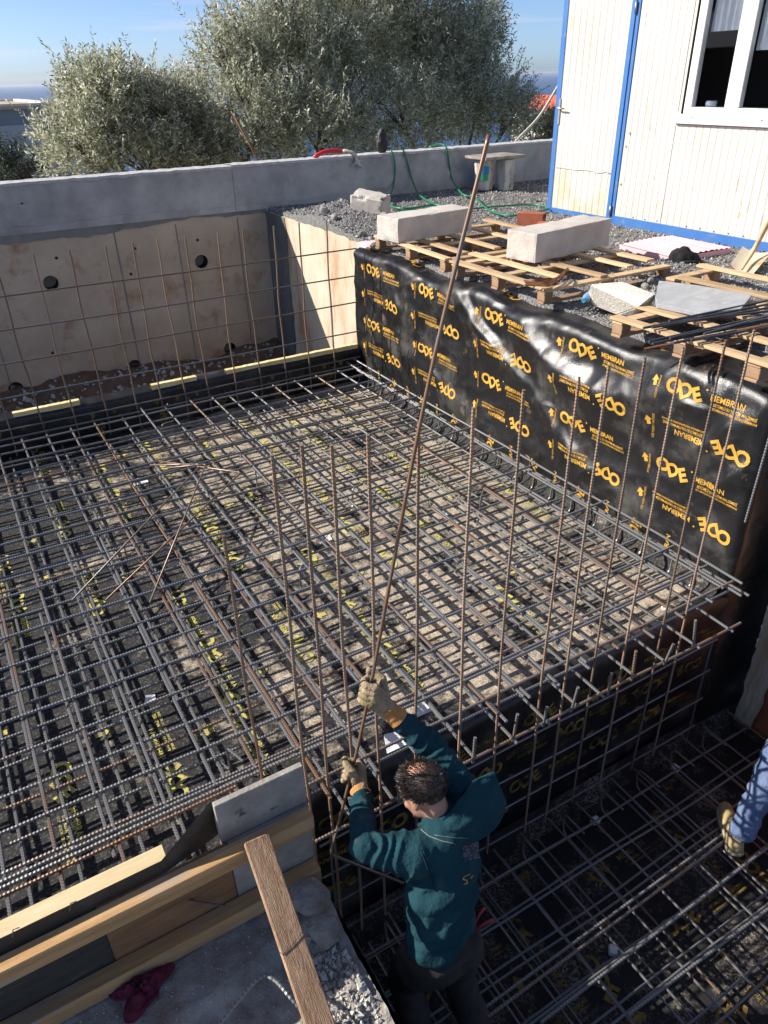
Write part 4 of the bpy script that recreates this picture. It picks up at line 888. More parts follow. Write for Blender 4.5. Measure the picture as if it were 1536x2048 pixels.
# ================================================================== PALLETS AND BLOCKS
rnd = random.Random(31)
def wood(name, c, d, m, parent, rz=0.0, tilt=0.0):
    me = MB().box((0, 0, 0), d).mesh(name, False, bevel=.003); me.materials.append(MATS[m])
    o = part(name, me, None, parent, V(c)); o.rotation_euler = (tilt, 0, rz); return o
def pallet(label, x0, x1, y0, y1, slats, z=0.0, rz=0.0, runners=3, blocks=True):
    """slats along Y carried on runners along X, blocks below"""
    p = thing('pallet', label, 'pallet', ((x0 + x1) / 2, (y0 + y1) / 2, z), 'wooden pallets on the terrace'); B = V(p['_base']); Q = Matrix.Rotation(rz, 3, 'Z')
    def W(x, y, zz): return B + Q @ (V((x, y, zz)) - V((B.x, B.y, 0))) + V((0, 0, 0))
    def put_(name, x, y, zz, d, m, extra=0.0): wood(name, W(x, y, zz), d, m, p, rz + extra)
    ry = [y0 + .06 + (y1 - y0 - .12) * k / (runners - 1) for k in range(runners)]
    for y in ry:
        put_('runner', (x0 + x1) / 2, y, .098, (x1 - x0, .085, .020), 'pallet_wood')
        put_('bottom_board', (x0 + x1) / 2, y, .010, (x1 - x0, .08, .018), 'pallet_block')
        for k in range(3): put_('block', x0 + .05 + (x1 - x0 - .1) * k / 2, y, .054, (.085, .085, .066), 'pallet_block')
    for x, ya, yb in slats: put_('slat', x, (ya + yb) / 2, .120, (.085 + rnd.uniform(-.01, .012), yb - ya, .020), 'pallet_wood', rnd.uniform(-.012, .012))
    return p
pallet('pale wooden pallet next to the far corner, carrying a long white block', 3.86, 5.38, 5.47, 6.82, [(3.89, 5.46, 6.82), (4.14, 5.58, 6.45), (4.52, 5.60, 6.62), (4.92, 5.70, 6.75), (5.33, 5.60, 6.95)], 0.0, R(-2))
pallet('pale wooden pallet in the middle of the wall top, carrying the larger white block', 3.84, 5.24, 4.21, 5.43, [(3.865, 4.21, 5.43), (4.19, 4.40, 5.58), (4.48, 4.25, 5.0), (4.90, 4.36, 5.10), (5.21, 4.42, 5.25)], 0.0, R(1))
pallet('broken pallet near the membrane corner with steel rods lying across it', 3.72, 5.0, 2.30, 3.42, [(3.745, 2.25, 3.42), (4.08, 2.40, 3.52), (4.42, 2.30, 3.0), (4.75, 2.3, 3.2)], 0.0, R(1))
pallet('weathered pallet before the shovel with the marble slab leaning on it', 4.92, 5.50, 2.75, 4.02, [(4.97, 2.8, 3.90), (5.42, 2.75, 4.08)], 0.0, R(2), runners=2)

def chipped(name, c, d, rot, label, group, seed=0, wear=.010):
    """aerated block with worn, chipped edges"""
    bm = bmesh.new(); bmesh.ops.create_cube(bm, size=1.0); bmesh.ops.subdivide_edges(bm, edges=list(bm.edges), cuts=15, use_grid_fill=True)
    for v in bm.verts:
        p = V((v.co.x * d[0], v.co.y * d[1], v.co.z * d[2])); ds = sorted((.5 - abs(v.co[k])) * d[k] for k in range(3))
        k = max(0, noise.noise(p * 9 + V((seed * 7, 0, 0))) + .12) * max(0, 1 - ds[1] / .05) * wear * 2.2 + wear * .25 * max(0, 1 - ds[1] / .012)
        p -= p.normalized() * k; p += V((noise.noise(p * 14), noise.noise(p * 14 + V((5, 0, 0))), noise.noise(p * 14 + V((0, 5, 0))))) * .0016
        v.co = rot @ p
    me = bpy.data.meshes.new(name); bm.to_mesh(me); bm.free()
    return tag(link(name, me, 'aac_white', None, V(c)), label, 'block', group)
def slab_block(name, pts_top, h, m, label, cat, group=None, bevel=.006, jitter=0.0, seg=1):
    """block from its four top corners, extruded down by h"""
    pts_top = [V(p) for p in pts_top]; n = len(pts_top); mb = MB()
    mb.add(pts_top + [p - V((0, 0, h)) for p in pts_top], [tuple(range(n)), tuple(range(2 * n - 1, n - 1, -1))] + [(i, i + n, (i + 1) % n + n, (i + 1) % n) for i in range(n)])
    return tag(mb.build(name, m, bevel=bevel), label, cat, group)
def quad(px, z): return [atz(x, y, z) for x, y in px]
def rect(c, u, l, w, z): 
    u = V((u[0], u[1], 0)).normalized(); v = V((-u.y, u.x, 0)); c = V((c[0], c[1], z))
    return [c - u * l / 2 - v * w / 2, c + u * l / 2 - v * w / 2, c + u * l / 2 + v * w / 2, c - u * l / 2 + v * w / 2]
def zrot(u): return Matrix.Rotation(math.atan2(u[1], u[0]), 3, 'Z')
chipped('aerated_block', (4.30, 6.52, .2425), (.98, .33, .225), zrot((.985, .12)), 'long white aerated block on the far pallet', 'white aerated blocks', 1)
chipped('aerated_block', (4.815, 5.135, .2475), (1.05, .32, .235), zrot((.985, .17)), 'large white aerated block on the middle pallet', 'white aerated blocks', 2)
chipped('aerated_block', (4.56, 8.10, .22), (.25, .42, .24), Euler((R(8), R(-10), R(35))).to_matrix(), 'short broken white block tilted on the gravel heap', 'white aerated blocks', 3, .05)
hb_ = bmesh.new()
for (x, y, z) in ((1180, 568, .20), (1246, 563, .20), (1312, 588, .18), (1296, 600, .17), (1278, 614, .13), (1176, 592, .06), (1185, 611, .0), (1233, 630, .0), (1263, 633, .02), (1300, 618, .02), (1240, 588, .0)): hb_.verts.new(atz(x, y, z))
bmesh.ops.convex_hull(hb_, input=list(hb_.verts)); bmesh.ops.bevel(hb_, geom=list(hb_.edges), offset=.008, segments=2, affect='EDGES')
me = bpy.data.meshes.new('broken_block'); hb_.to_mesh(me); hb_.free()
tag(link('broken_block', me, 'aac_broken'), 'broken cream block leaning beside the grey marble slab', 'block')
slab_block('marble_slab', [atz(1318, 561, .175), atz(1400, 571, .172), atz(1505, 589, .172), atz(1482, 617, .16), atz(1406, 627, .158), atz(1314, 607, .165), atz(1304, 576, .17), atz(1312, 590, .17)], .03, 'marble', 'broken grey marble slab lying across the pallets', 'slab', bevel=.003)
fp = [V(p) for p in quad([(1240, 489), (1341, 472), (1462, 496), (1345, 516)], .05)]
fo = MB().grid(44, 2, lambda u, v: (fp[0] * (1 - v) + fp[3] * v) * (1 - u) + (fp[1] * (1 - v) + fp[2] * v) * u + V((0, 0, .004 * (1 if int(u * 44) % 4 < 2 else -1) + .012 * math.sin(u * 3))))
b0 = [p - V((0, 0, .045)) for p in fp]; fo.add(fp + b0, [(0, 1, 5, 4), (1, 2, 6, 5), (2, 3, 7, 6), (3, 0, 4, 7), (7, 6, 5, 4)])
tag(fo.build('foam_sheet', 'foam_pink'), 'pink ribbed insulation sheet lying on gravel before the container', 'foam sheet')
tag(MB().grid(14, 6, lambda u, v: V((3.80 + .26 * u, 6.88 + .22 * v + .03 * fbm(u * 5, 2), .005 + .05 * math.sin(u * 3) * (1 - v * .5) + .02 * fbm(u * 6, v * 6)))).build('foam_scrap', 'foam_pink', smooth=True), 'crumpled pink foam scrap at the far end of the membrane wall', 'foam scrap')
# black cap
cc = atz(1366, 528, .0)
cb = bmesh.new(); bmesh.ops.create_icosphere(cb, subdivisions=4, radius=1)
for v in cb.verts:
    n = v.co.copy(); z = max(n.z, -.1)
    v.co = V((n.x * .16, n.y * .12, z * .13 * (1 + .3 * n.x * -1) + .012)) * (1 + .16 * noise.noise(n * 2.3) + .05 * noise.noise(n * 6))
me = bpy.data.meshes.new('cap'); cb.to_mesh(me); cb.free(); me.polygons.foreach_set('use_smooth', [True] * len(me.polygons))
co = tag(link('cap', me, 'black_cloth', None, cc), 'black knitted cap lying on gravel before the pink sheet', 'cap')
part('brim', MB().tube(smooth_path([cc + V((.165 * math.cos(k * .524), .125 * math.sin(k * .524), .022 + .012 * math.sin(k))) for k in range(13)], .02), .026, 8).mesh('brim', True, tuple(cc)), 'black_cloth', co, cc)
# shovel
sv = thing('shovel', 'dusty shovel with wooden handle beside the container at the right edge', 'shovel', atz(1490, 540, 0))
sp = [atz(1461, 529, .05), atz(1484, 497, .12), atz(1545, 506, .12), atz(1507, 547, .03)]
part('blade', MB().grid(12, 12, lambda u, v: (sp[0] * (1 - u) + sp[3] * u) * (1 - v) + (sp[1] * (1 - u) + sp[2] * u) * v + V((0, 0, -.035 * math.sin(math.pi * u) + .02 * v))).mesh('blade', True, sv['_base']), 'timber_old', sv, sv['_base'])
sv.children[0].data.materials.clear(); sv.children[0].data.materials.append(MATS['side_concrete'])
h0 = atz(1484, 538, .045); h1 = atz(1512, 492, .19); h2 = aty(1560, 400, h1.y - .25)
part('handle', MB().tube(smooth_path([h0, h1, h2], .05), .017, 10, True, lambda i: .010 + .010 * min(1, i / 5)).mesh('handle', True, sv['_base']), 'pallet_wood', sv, sv['_base'])
# hollow red bricks
def hollow_brick(c, rz, label):
    t = thing('hollow_brick', label, 'brick', c, 'red bricks by the far pallet'); Q = Matrix.Rotation(rz, 3, 'Z'); C = V(c)
    L, W, H = .30, .16, .13; mb = MB()
    for zz in (.006, H / 2, H - .006): mb.box((0, 0, zz), (L, W, .012))
    for yy in (-W / 2 + .006, -W / 6, W / 6, W / 2 - .006): mb.box((0, yy, H / 2), (L - .002, .011, H - .003))
    mb.v = [tuple(C + Q @ V(p)) for p in mb.v]; part('shell', mb.mesh('shell', False, c), 'brick_red', t, c)
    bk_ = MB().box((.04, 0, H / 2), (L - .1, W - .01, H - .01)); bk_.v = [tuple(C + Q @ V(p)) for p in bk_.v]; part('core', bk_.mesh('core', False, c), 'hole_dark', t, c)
hollow_brick(V((6.03, 6.93, .0)), R(125), 'red hollow brick showing its cells beside the container')
slab_block('brick', rect((5.93, 6.62), (.75, .66), .34, .13, .06), .06, 'brick_red', 'flat red brick in front of the hollow one', 'brick', 'red bricks by the far pallet', .004)
# bundle of black rods over the broken pallet
rods = [((1287, 656), (1560, 604), .15), ((1304, 655), (1570, 610), .155), ((1338, 642), (1560, 596), .16), ((1325, 647), (1575, 618), .15), ((1298, 683), (1560, 626), .155), ((1305, 687), (1570, 636), .15), ((1347, 686), (1570, 642), .155), ((1382, 680), (1575, 648), .16), ((1340, 676), (1575, 630), .165), ((1331, 682), (1560, 632), .15), ((1408, 668), (1570, 622), .17)]
for i, (a, b, z) in enumerate(rods):
    p, q = atz(*a, z), atz(*b, z); d = (q - p).normalized(); 
    o = tag(MB().tube([p, p + d * 2.2], .0085, 8).build('steel_rod', 'steel_dark', smooth=False), (('topmost', 'second from the top', 'third from the top', 'lowest')[(2, 0, 3, 1).index(i)] + ' black steel rod of the upper bundle across the broken pallet') if i < 4 else (('lowest', 'second lowest', 'third lowest', 'fourth lowest', 'fifth lowest', 'second topmost', 'topmost')[(3, 2, 4, 1, 0, 5, 6).index(i - 4)] + ' black steel rod of the lower bundle across the broken pallet'), 'steel rod', 'upper bundle of black rods' if i < 4 else 'lower bundle of black rods')
p = atz(1289, 698, .03); tag(MB().tube([p, p + (atz(1420, 672, .12) - p).normalized() * .9], .008, 8).build('steel_rod', 'rust_metal'), 'single rusty rod with its tip over the membrane edge', 'steel rod')
# rusty stirrups heaped on the middle pallet
for k in range(7):
    o_ = V((0, 0, .004 * k)); pts = [(1048 + k, 562 + k * 1.5), (1085 + k * 2, 566 + k), (1112 + k, 556 + k), (1140 - k * 2, 536 + k * 2)]
    tag(MB().tube(round_path([atz(x, y, .145 + .006 * k) + V((rnd.uniform(-.02, .02), rnd.uniform(-.02, .02), 0)) for x, y in pts], .03), .0055, 6).build('stirrup', 'rust_metal'), 'rusty bent stirrup in the heap on the middle pallet', 'stirrup', 'rusty stirrups on the pallet')
bt = thing('water_bottle', 'crushed clear blue water bottle between pallet and broken block', 'bottle', atz(1165, 597, .03)); B = V(bt['_base'])
part('body', MB().tube([B + V((.1 - .02 * k, -.05 * 0 - .012 * k, .03)) for k in range(11)], .03, 12, True, lambda i: [.02, .033, .034, .030, .033, .034, .031, .034, .030, .018, .013][i]).mesh('body', True, bt['_base']), 'water_bottle', bt, bt['_base'])
part('cap', MB().tube([B + V((-.10, -.12, .03)), B + V((-.125, -.135, .03))], .016, 10).mesh('cap', False, bt['_base']), 'label_blue', bt, bt['_base'])
# stones and lumps at the heap
for i, (px, py, s, lab) in enumerate(((679, 462, .055, 'round brown pebble on the front of the gravel heap'), (625, 437, .07, 'dark stone at the left of the gravel heap'), (612, 447, .05, 'grey stone below the dark one on the heap'), (695, 467, .035, 'small pale stone next to the brown pebble'), (770, 450, .05, 'pale chip of block beside the tilted white block'), (1068, 561, .04, 'pale stone under the middle pallet'), (1300, 566, .05, 'pale stone beside the marble slab'), (1290, 572, .04, 'grey stone between the broken block and marble'))):
    p = atz(px, py, .10 if px < 700 else .02); p.x = max(p.x, 4.06); rock('stone', (p.x, p.y, terrace_z(p.x, p.y) + s * .4), s, 'stone', lab, 'stone', 'stones on the terrace')

# ================================================================== THINGS ALONG THE PARAPET
bk = thing('paint_bucket', 'paint splashed white bucket with blue and green label under a small slab', 'bucket', (7.33, 9.55, .02)); B = V(bk['_base'])
part('body', MB().tube([B + V((0, 0, z)) for z in (0, .02, .38, .42)], .14, 20, True, lambda i: [.125, .13, .155, .165][i]).mesh('body', True, bk['_base']), 'bucket_white', bk, bk['_base'])
for (w0, w1, z0, z1, m) in ((3.6, 4.5, .22, .33, 'label_blue'), (3.75, 4.45, .14, .21, 'label_green'), (3.3, 3.7, .13, .20, 'label_blue')):
    part('label', MB().grid(8, 2, lambda u, v: B + V(((.142 + .03 * (z0 + (z1 - z0) * v) / .4) * math.cos(w0 + (w1 - w0) * u), (.142 + .03 * (z0 + (z1 - z0) * v) / .4) * math.sin(w0 + (w1 - w0) * u), z0 + (z1 - z0) * v + .01 * fbm(u * 5, z0)))).mesh('label', True, bk['_base']), m, bk, bk['_base'])
tag(wall_box(7.50, 7.68, 9.28, 9.50, .01, .43).build('concrete_post', 'bucket_white', bevel=.006), 'square splashed post next to the paint bucket', 'post')
tag(wall_box(7.10, 7.82, 9.22, 9.74, .445, .485).build('stone_slab', 'ledge_concrete', bevel=.006), 'small grey slab laid on the bucket and post', 'slab')
def hose(px, m, r, label, name='hose'):
    pts = []
    for (x, y, kind, w) in px: pts.append(aty(x, y, w) if kind == 'w' else atz(x, y, w))
    tag(MB().tube(smooth_path(pts, .04), r, 8).build(name, m, smooth=True), label, 'hose', 'garden hoses')
hose([(776, 298, 'w', 10.0), (783, 302, 'w', 9.84), (790, 330, 'w', 9.84), (787, 370, 'w', 9.83), (779, 398, 'z', .06), (786, 413, 'z', .05), (812, 417, 'z', .05), (850, 412, 'z', .05), (872, 408, 'z', .04)], 'hose_green', .0125, 'green hose hanging over the parapet nearest the black bag')
hose([(800, 296, 'w', 9.95), (805, 296, 'w', 9.84), (815, 325, 'w', 9.84), (823, 355, 'w', 9.83), (835, 385, 'z', .07), (850, 398, 'z', .05), (870, 409, 'z', .05), (880, 414, 'z', .04), (790, 423, 'z', .05), (776, 424, 'z', .05)], 'hose_green', .0125, 'green hose in the middle hanging over the parapet')
hose([(858, 294, 'w', 10.05), (880, 288, 'w', 9.95), (893, 296, 'w', 9.84), (898, 325, 'w', 9.84), (904, 358, 'w', 9.82), (925, 388, 'z', .06), (948, 394, 'z', .04), (958, 403, 'z', .04), (980, 421, 'z', .04), (1015, 431, 'z', .04), (1050, 428, 'z', .04), (1098, 418, 'z', .04)], 'hose_green', .0125, 'green hose running from the parapet past the bucket to the container')
hose([(925, 419, 'z', .035), (990, 413, 'z', .035), (1060, 409, 'z', .035), (1098, 414, 'z', .035)], 'hose_green', .011, 'thin green hose lying straight across the gravel')
hose([(628, 315, 'w', 9.98), (645, 305, 'w', 9.96), (665, 302, 'w', 9.94), (690, 303, 'w', 9.93)], 'hose_red', .028, 'short red hose lying on top of the parapet')
rp_ = thing('rope_knot', 'knotted cream rope hanging over the parapet beside the red hose', 'rope', aty(700, 305, 9.86))
part('strand', MB().tube(smooth_path([aty(686, 303, 9.92), aty(700, 304, 9.86), aty(712, 312, 9.835), aty(714, 325, 9.83), aty(724, 334, 9.82)], .03), .024, 8, True, lambda i: .026 + .006 * math.sin(i * 1.7)).mesh('strand', True, rp_['_base']), 'rope_cream', rp_, rp_['_base'])
part('strand', MB().tube([aty(704, 332, 9.82), aty(714, 324, 9.81), aty(722, 320, 9.82)], .014, 6).mesh('strand', True, rp_['_base']), 'rope_cream', rp_, rp_['_base'])
q = aty(765, 302, 9.98); bb = bmesh.new(); bmesh.ops.create_icosphere(bb, subdivisions=4, radius=1)
for v in bb.verts:
    n = v.co.copy(); v.co = V((n.x * .085, n.y * .075, n.z * .165 + .15 + .03 * noise.noise(n * 3))) * 1.0; v.co.x *= (1 + .35 * noise.noise(n * 2 + V((4, 0, 0)))) * (1 - .35 * max(0, n.z)); v.co.y *= 1 + .3 * noise.noise(n * 3)
me = bpy.data.meshes.new('bag'); bb.to_mesh(me); bb.free(); me.polygons.foreach_set('use_smooth', [True] * len(me.polygons))
tag(link('plastic_bag', me, 'black_plastic', None, V((q.x, 9.99, .575))), 'crumpled black bag standing on the parapet among the hoses', 'bag')
a, b = aty(517, 322, 10.5), aty(462, 222, 10.9); tag(MB().tube([a - (b - a) * .5, b], .010, 8).build('leaning_pole', 'rust_metal', smooth=True), 'rusty pole leaning before the olive trees behind the parapet', 'pole')
a, b = aty(1034, 280, 10.3), aty(1116, 172, 10.7); tag(MB().tube(smooth_path([a - (b - a) * .3, a, (a + b) / 2 + V((.03, 0, -.06)), b], .1), .02, 8).build('leaning_pole', 'rope_cream', smooth=True), 'pale thin pole leaning out beside the container', 'pole')

# ================================================================== BEYOND THE PARAPET
def olive(label, blobs, trunk, nshoot, seed, leafm='olive_leaf', lsz=.085):
    """blobs: (centre, radii); shoots grow outwards through each blob and carry narrow leaves"""
    rr = random.Random(seed); t = thing('olive_tree', label, 'tree', trunk, 'olive trees behind the parapet'); B = V(trunk)
    tb = MB(); hub = B + V((0, 0, 1.5)); tb.tube(smooth_path([B, B + V((.1, .05, .8)), hub], .2), .2, 10, True, lambda i: max(.14, .24 - .012 * i))
    part('trunk', tb.mesh('trunk', True, trunk), 'bark', t, trunk)
    wt = [b[1][0] * b[1][1] * b[1][2] for b in blobs]; tot = sum(wt)
    lb = MB(); lf = MB(); shoots = 0
    for (c, rad), w in zip(blobs, wt):
        c = V(c); mid = (hub + c) / 2 + V((rr.uniform(-.3, .3), rr.uniform(-.3, .3), .2))
        lb.tube(smooth_path([hub - V((0, 0, .3)), mid, c], .25), .06, 6, True, lambda i: max(.02, .09 - .006 * i))
        for k in range(7):
            d = V((rr.gauss(0, 1), rr.gauss(0, 1), rr.gauss(.3, .8))).normalized(); e = c + V((d.x * rad[0], d.y * rad[1], d.z * rad[2])) * .8
            lb.tube(smooth_path([c - (c - mid) * .3, (c + e) / 2 + V((0, 0, .1)), e], .2), .02, 5, True, lambda i: max(.006, .025 - .003 * i))
        n = int(nshoot * w / tot) + 40
        for k in range(n):
            d = V((rr.gauss(0, 1), rr.gauss(0, 1), rr.gauss(0, 1))).normalized()
            q = rr.random() ** .30
            cl = .82 + .30 * noise.noise(V((d.x * 2.2 + c.x, d.y * 2.2, d.z * 2.2 + c.z)))       # uneven outline
            s = c + V((d.x * rad[0], d.y * rad[1], d.z * rad[2])) * q * cl
            if noise.noise(s * 1.7) < -.18 and rr.random() < .88: continue                        # gaps
            g = (d * .8 + V((rr.gauss(0, .35), rr.gauss(0, .35), .55 + rr.gauss(0, .35)))).normalized()
            L = rr.uniform(.22, .42)
            if rr.random() < .02: L *= 1.8
            nl = int(L / .026); side = g.cross(V((rr.gauss(0, 1), rr.gauss(0, 1), rr.gauss(0, 1)))).normalized()
            for j in range(nl):
                p = s + g * (L * j / nl); sgn = 1 if j % 2 else -1
                ld = (g * rr.uniform(.5, .9) + side * sgn * rr.uniform(.5, 1) + V((rr.gauss(0, .25), rr.gauss(0, .25), rr.gauss(0, .25)))).normalized()
                wv = ld.cross(V((rr.gauss(0, 1), rr.gauss(0, 1), rr.gauss(0, 1) + .6))).normalized(); sz = lsz * rr.uniform(.7, 1.2)
                lf.add([p, p + ld * sz * .5 + wv * sz * .14, p + ld * sz, p + ld * sz * .5 - wv * sz * .14], [(0, 1, 2, 3)])
            side = side.cross(g)
    part('limbs', lb.mesh('limbs', True, trunk), 'bark', t, trunk)
    cr = part('crown', lf.mesh('crown', False, trunk), leafm, t, trunk)
    return len(lf.f)
def bl(px, py, y, rx, ry, rz): c = aty(px, py, y); return ((c.x, c.y, c.z), (rx, ry, rz))
n1 = olive('lower round olive tree at the left, nearest the grey house', [bl(250, 240, 14.0, 1.25, 1.0, .85), bl(165, 290, 13.8, .75, .8, .6), bl(330, 230, 14.2, .95, .9, .75), bl(205, 175, 14.0, .6, .6, .42), bl(300, 320, 13.6, 1.4, .8, .5), bl(385, 290, 13.8, .9, .7, .7)], (3.9, 14.1, -3.6), 6200, 5)
n2 = olive('tallest silvery olive tree in the middle behind the parapet', [bl(600, 150, 14.2, 1.5, 1.2, 1.15), bl(500, 230, 13.6, 1.1, .9, .75), bl(690, 60, 14.6, 1.5, 1.2, 1.0), bl(500, 80, 14.0, .75, .6, .62), bl(440, 110, 14.0, .42, .4, .55), bl(640, 260, 13.2, 1.5, .9, .6), bl(760, -40, 14.8, 1.2, 1.0, .7), bl(470, 290, 13.3, 1.0, .7, .5), bl(560, -10, 14.2, .8, .7, .5)], (6.4, 14.3, -3.6), 10500, 6)
n3 = olive('broad olive tree at the right, next to the container', [bl(880, 130, 14.4, 1.6, 1.2, 1.2), bl(960, 200, 14.0, 1.2, 1.0, .9), bl(800, 230, 13.4, 1.4, .9, .85), bl(930, 50, 14.6, 1.0, .9, .7), bl(1020, 240, 13.8, .75, .7, .5), bl(830, 40, 14.5, 1.1, 1.0, .8)], (9.8, 14.3, -3.6), 8600, 8)
n4 = olive('dark shrub before the grey house at the left picture edge', [bl(50, 350, 14.6, .42, .4, .32), bl(-20, 345, 14.8, .5, .4, .5)], (1.75, 14.7, -3.4), 500, 9, 'dark_leaf', .07)
n5 = olive('dark bushes beyond the parapet beside the container', [bl(1075, 265, 22, 1.1, .8, .6), bl(1110, 255, 24, 1.0, .8, .6)], (17.6, 22.5, -5.8), 900, 10, 'dark_leaf', .11)
print('leaves', n1, n2, n3, n4, n5)

# grey flat-roofed house at the left
YH = 27.0
hz = thing('house', 'flat roofed slate grey house beyond the olive trees at the left', 'house', (1.0, YH + 4, -7.0))
r0, r1 = aty(0, 211, YH), aty(116, 208, YH); xr = r1.x; zr = r1.z
part('wall', wall_box(-9, xr, YH, YH + 9, -8.5, zr - .10).mesh('wall', False, hz['_base']), 'house_grey', hz, hz['_base'])
pz = aty(60, 249, YH); px_ = aty(100, 270, YH)
part('facade_panel', wall_box(-9, px_.x, YH - .05, YH - .006, -8.5, pz.z).mesh('facade_panel', False, hz['_base']), 'house_light', hz, hz['_base'])
rf_ = part('roof', wall_box(-9.1, xr + .05, YH - .08, YH + 9.1, zr - .098, zr - .02).mesh('roof', False, hz['_base']), 'roof_gravel', hz, hz['_base'])
for (x0, x1, y0, y1) in ((-9.1, xr + .05, YH - .08, YH + .14), (xr - .17, xr + .05, YH + .142, YH + 9.1), (-9.1, xr - .172, YH + 8.9, YH + 9.1)):
    part('roof_edge', wall_box(x0, x1, y0, y1, zr - .018, zr + .05).mesh('roof_edge', False, hz['_base']), 'roof_white', rf_, hz['_base'])
for x in (2.2, 2.9): part('vent', wall_box(x, x + .18, YH + 3, YH + 3.2, zr - .015, zr + .16).mesh('vent', False, hz['_base']), 'steel_dark', rf_, hz['_base'])
# far white house with a red roof beside the container door
YQ = 75.0; c = aty(1098, 225, YQ)
h2_ = thing('house', 'small white house with red roof far off beside the container', 'house', (c.x + 1.2, YQ + 3, c.z - 8))
part('wall', wall_box(c.x - .5, c.x + 6, YQ, YQ + 6, c.z - 9, c.z + .2).mesh('wall', False, h2_['_base']), 'roof_white', h2_, h2_['_base'])
for x in (c.x - .2, c.x + 1.6): part('window', wall_box(x, x + .9, YQ - .06, YQ - .004, c.z - .75, c.z + .15).mesh('window', False, h2_['_base'], .02), 'house_grey', h2_, h2_['_base'])
r_ = MB().prism([(c.x - .7, c.z + .2), (c.x + 6.5, c.z + .2), (c.x + 2.9, c.z + 1.7)], 0, 1, lambda p: V((p.x, YQ - .3 + 6.6 * p.z, p.y)))
part('roof', r_.mesh('roof', False, h2_['_base']), 'roof_red', h2_, h2_['_base'])
part('canopy', wall_box(c.x - .6, c.x + 3, YQ - 1.0, YQ - .1, c.z - 1.05, c.z - .85).mesh('canopy', False, h2_['_base']), 'roof_red', h2_, h2_['_base'])

# ================================================================== PEOPLE
def lump(bm, c, r, rot=None, sub=2):
    """ellipsoid"""
    m = Matrix.Translation(V(c)) @ (rot.to_4x4() if rot is not None else Matrix.Identity(4)) @ Matrix.Diagonal((r[0], r[1], r[2], 1))
    bmesh.ops.create_icosphere(bm, subdivisions=sub, radius=1, matrix=m)
def limb(bm, a, b, ra, rb, n=None):
    a, b = V(a), V(b); n = n or max(3, int((b - a).length / (.5 * min(ra, rb))))
    for i in range(n + 1):
        t = i / n; lump(bm, a.lerp(b, t), [ra + (rb - ra) * t] * 3)
def chain(bm, pts, rads):
    for i in range(len(pts) - 1): limb(bm, pts[i], pts[i + 1], rads[i], rads[i + 1])
def fuse(bm, name, voxel, smooth=6, fac=.5):
    """one continuous skin over all lumps"""
    me = bpy.data.meshes.new(name); bm.to_mesh(me); bm.free()
    o = bpy.data.objects.new('tmp', me); COL.objects.link(o)
    r = o.modifiers.new('r', 'REMESH'); r.mode = 'VOXEL'; r.voxel_size = voxel
    s = o.modifiers.new('s', 'SMOOTH'); s.factor = fac; s.iterations = smooth
    bpy.context.view_layer.update(); out = bpy.data.meshes.new_from_object(o.evaluated_get(bpy.context.evaluated_depsgraph_get()))
    bpy.data.objects.remove(o); bpy.data.meshes.remove(me); out.name = name
    out.polygons.foreach_set('use_smooth', [True] * len(out.polygons)); return out
def wrinkle(me, fn):
    ns = [v.normal.copy() for v in me.vertices]
    for v, n in zip(me.vertices, ns): v.co += n * fn(v.co, n)

# ---- the man tying bars at the pit edge: joints placed from the picture
HIP = V((1.035, 1.42, -1.66)); CHEST = V((1.135, 1.555, -1.30)); NECK = V((1.165, 1.63, -1.145)); HEAD = V((1.125, 1.70, -1.035))
SL, SR = V((1.005, 1.575, -1.215)), V((1.315, 1.635, -1.165))
EL, ER = V((.835, 1.675, -1.165)), V((1.262, 1.84, -.985))
# rod held in both hands
ROD = [V((1.09, 1.80, -1.78)), V((.815, 2.00, -1.60)), V((.962, 2.015, -1.125)), V((1.062, 2.02, -.735)), aty(850, 800, 2.03), aty(978, 270, 2.05)]
rod_pts = round_path(ROD[:3], .02)[:-1] + smooth_path(ROD[2:], .05)
GL = V((.955, 2.013, -1.145)); GR = V((1.068, 2.021, -.712))     # grip points on the rod
WL = V((.948, 1.925, -1.165)); WR = V((1.128, 1.952, -.800))     # wrists
GRD = -2.44
KL, KR = V((.945, 1.56, -2.05)), V((1.165, 1.47, -2.05)); AL, AR = V((.93, 1.40, -2.385)), V((1.20, 1.33, -2.385))
HPL, HPR = HIP + V((-.085, .01, -.06)), HIP + V((.09, -.02, -.06))
FACE = V((-.46, .70, -.55)).normalized()                        # where he looks: down the rod
fx = FACE; fz = (V((0, 0, 1)) + V((.10, .25, 0))); fz = (fz - fx * fz.dot(fx)).normalized(); fy = fz.cross(fx)
HQ = Matrix((fx, fy, fz)).transposed()
def hd(x, y, z): return HEAD + HQ @ (V((x, y, z)) * 1.07)
bm = bmesh.new()
lump(bm, hd(-.012, 0, .022), (.104, .084, .097), HQ, 3); lump(bm, hd(.030, 0, -.045), (.062, .056, .072), HQ, 3)
lump(bm, hd(.074, 0, -.098), (.022, .026, .018), HQ); lump(bm, hd(.062, 0, .03), (.03, .055, .03), HQ)           # chin, brow
chain(bm, [hd(.090, 0, .012), hd(.106, 0, -.028)], [.008, .014])                                                  # nose
for s in (-1, 1):
    lump(bm, hd(-.005, .077 * s, -.018), (.020, .010, .033), HQ); lump(bm, hd(.058, .034 * s, -.03), (.026, .022, .022), HQ)   # ears, cheeks
lump(bm, hd(.083, 0, -.067), (.012, .022, .008), HQ)                                                              # lips
chain(bm, [hd(-.03, 0, -.06), NECK, CHEST], [.056, .062, .085])
chain(bm, [CHEST, CHEST.lerp(HIP, .5), HIP], [.092, .088, .095])
chain(bm, [CHEST, SL], [.065, .05]); chain(bm, [CHEST, SR], [.065, .05])
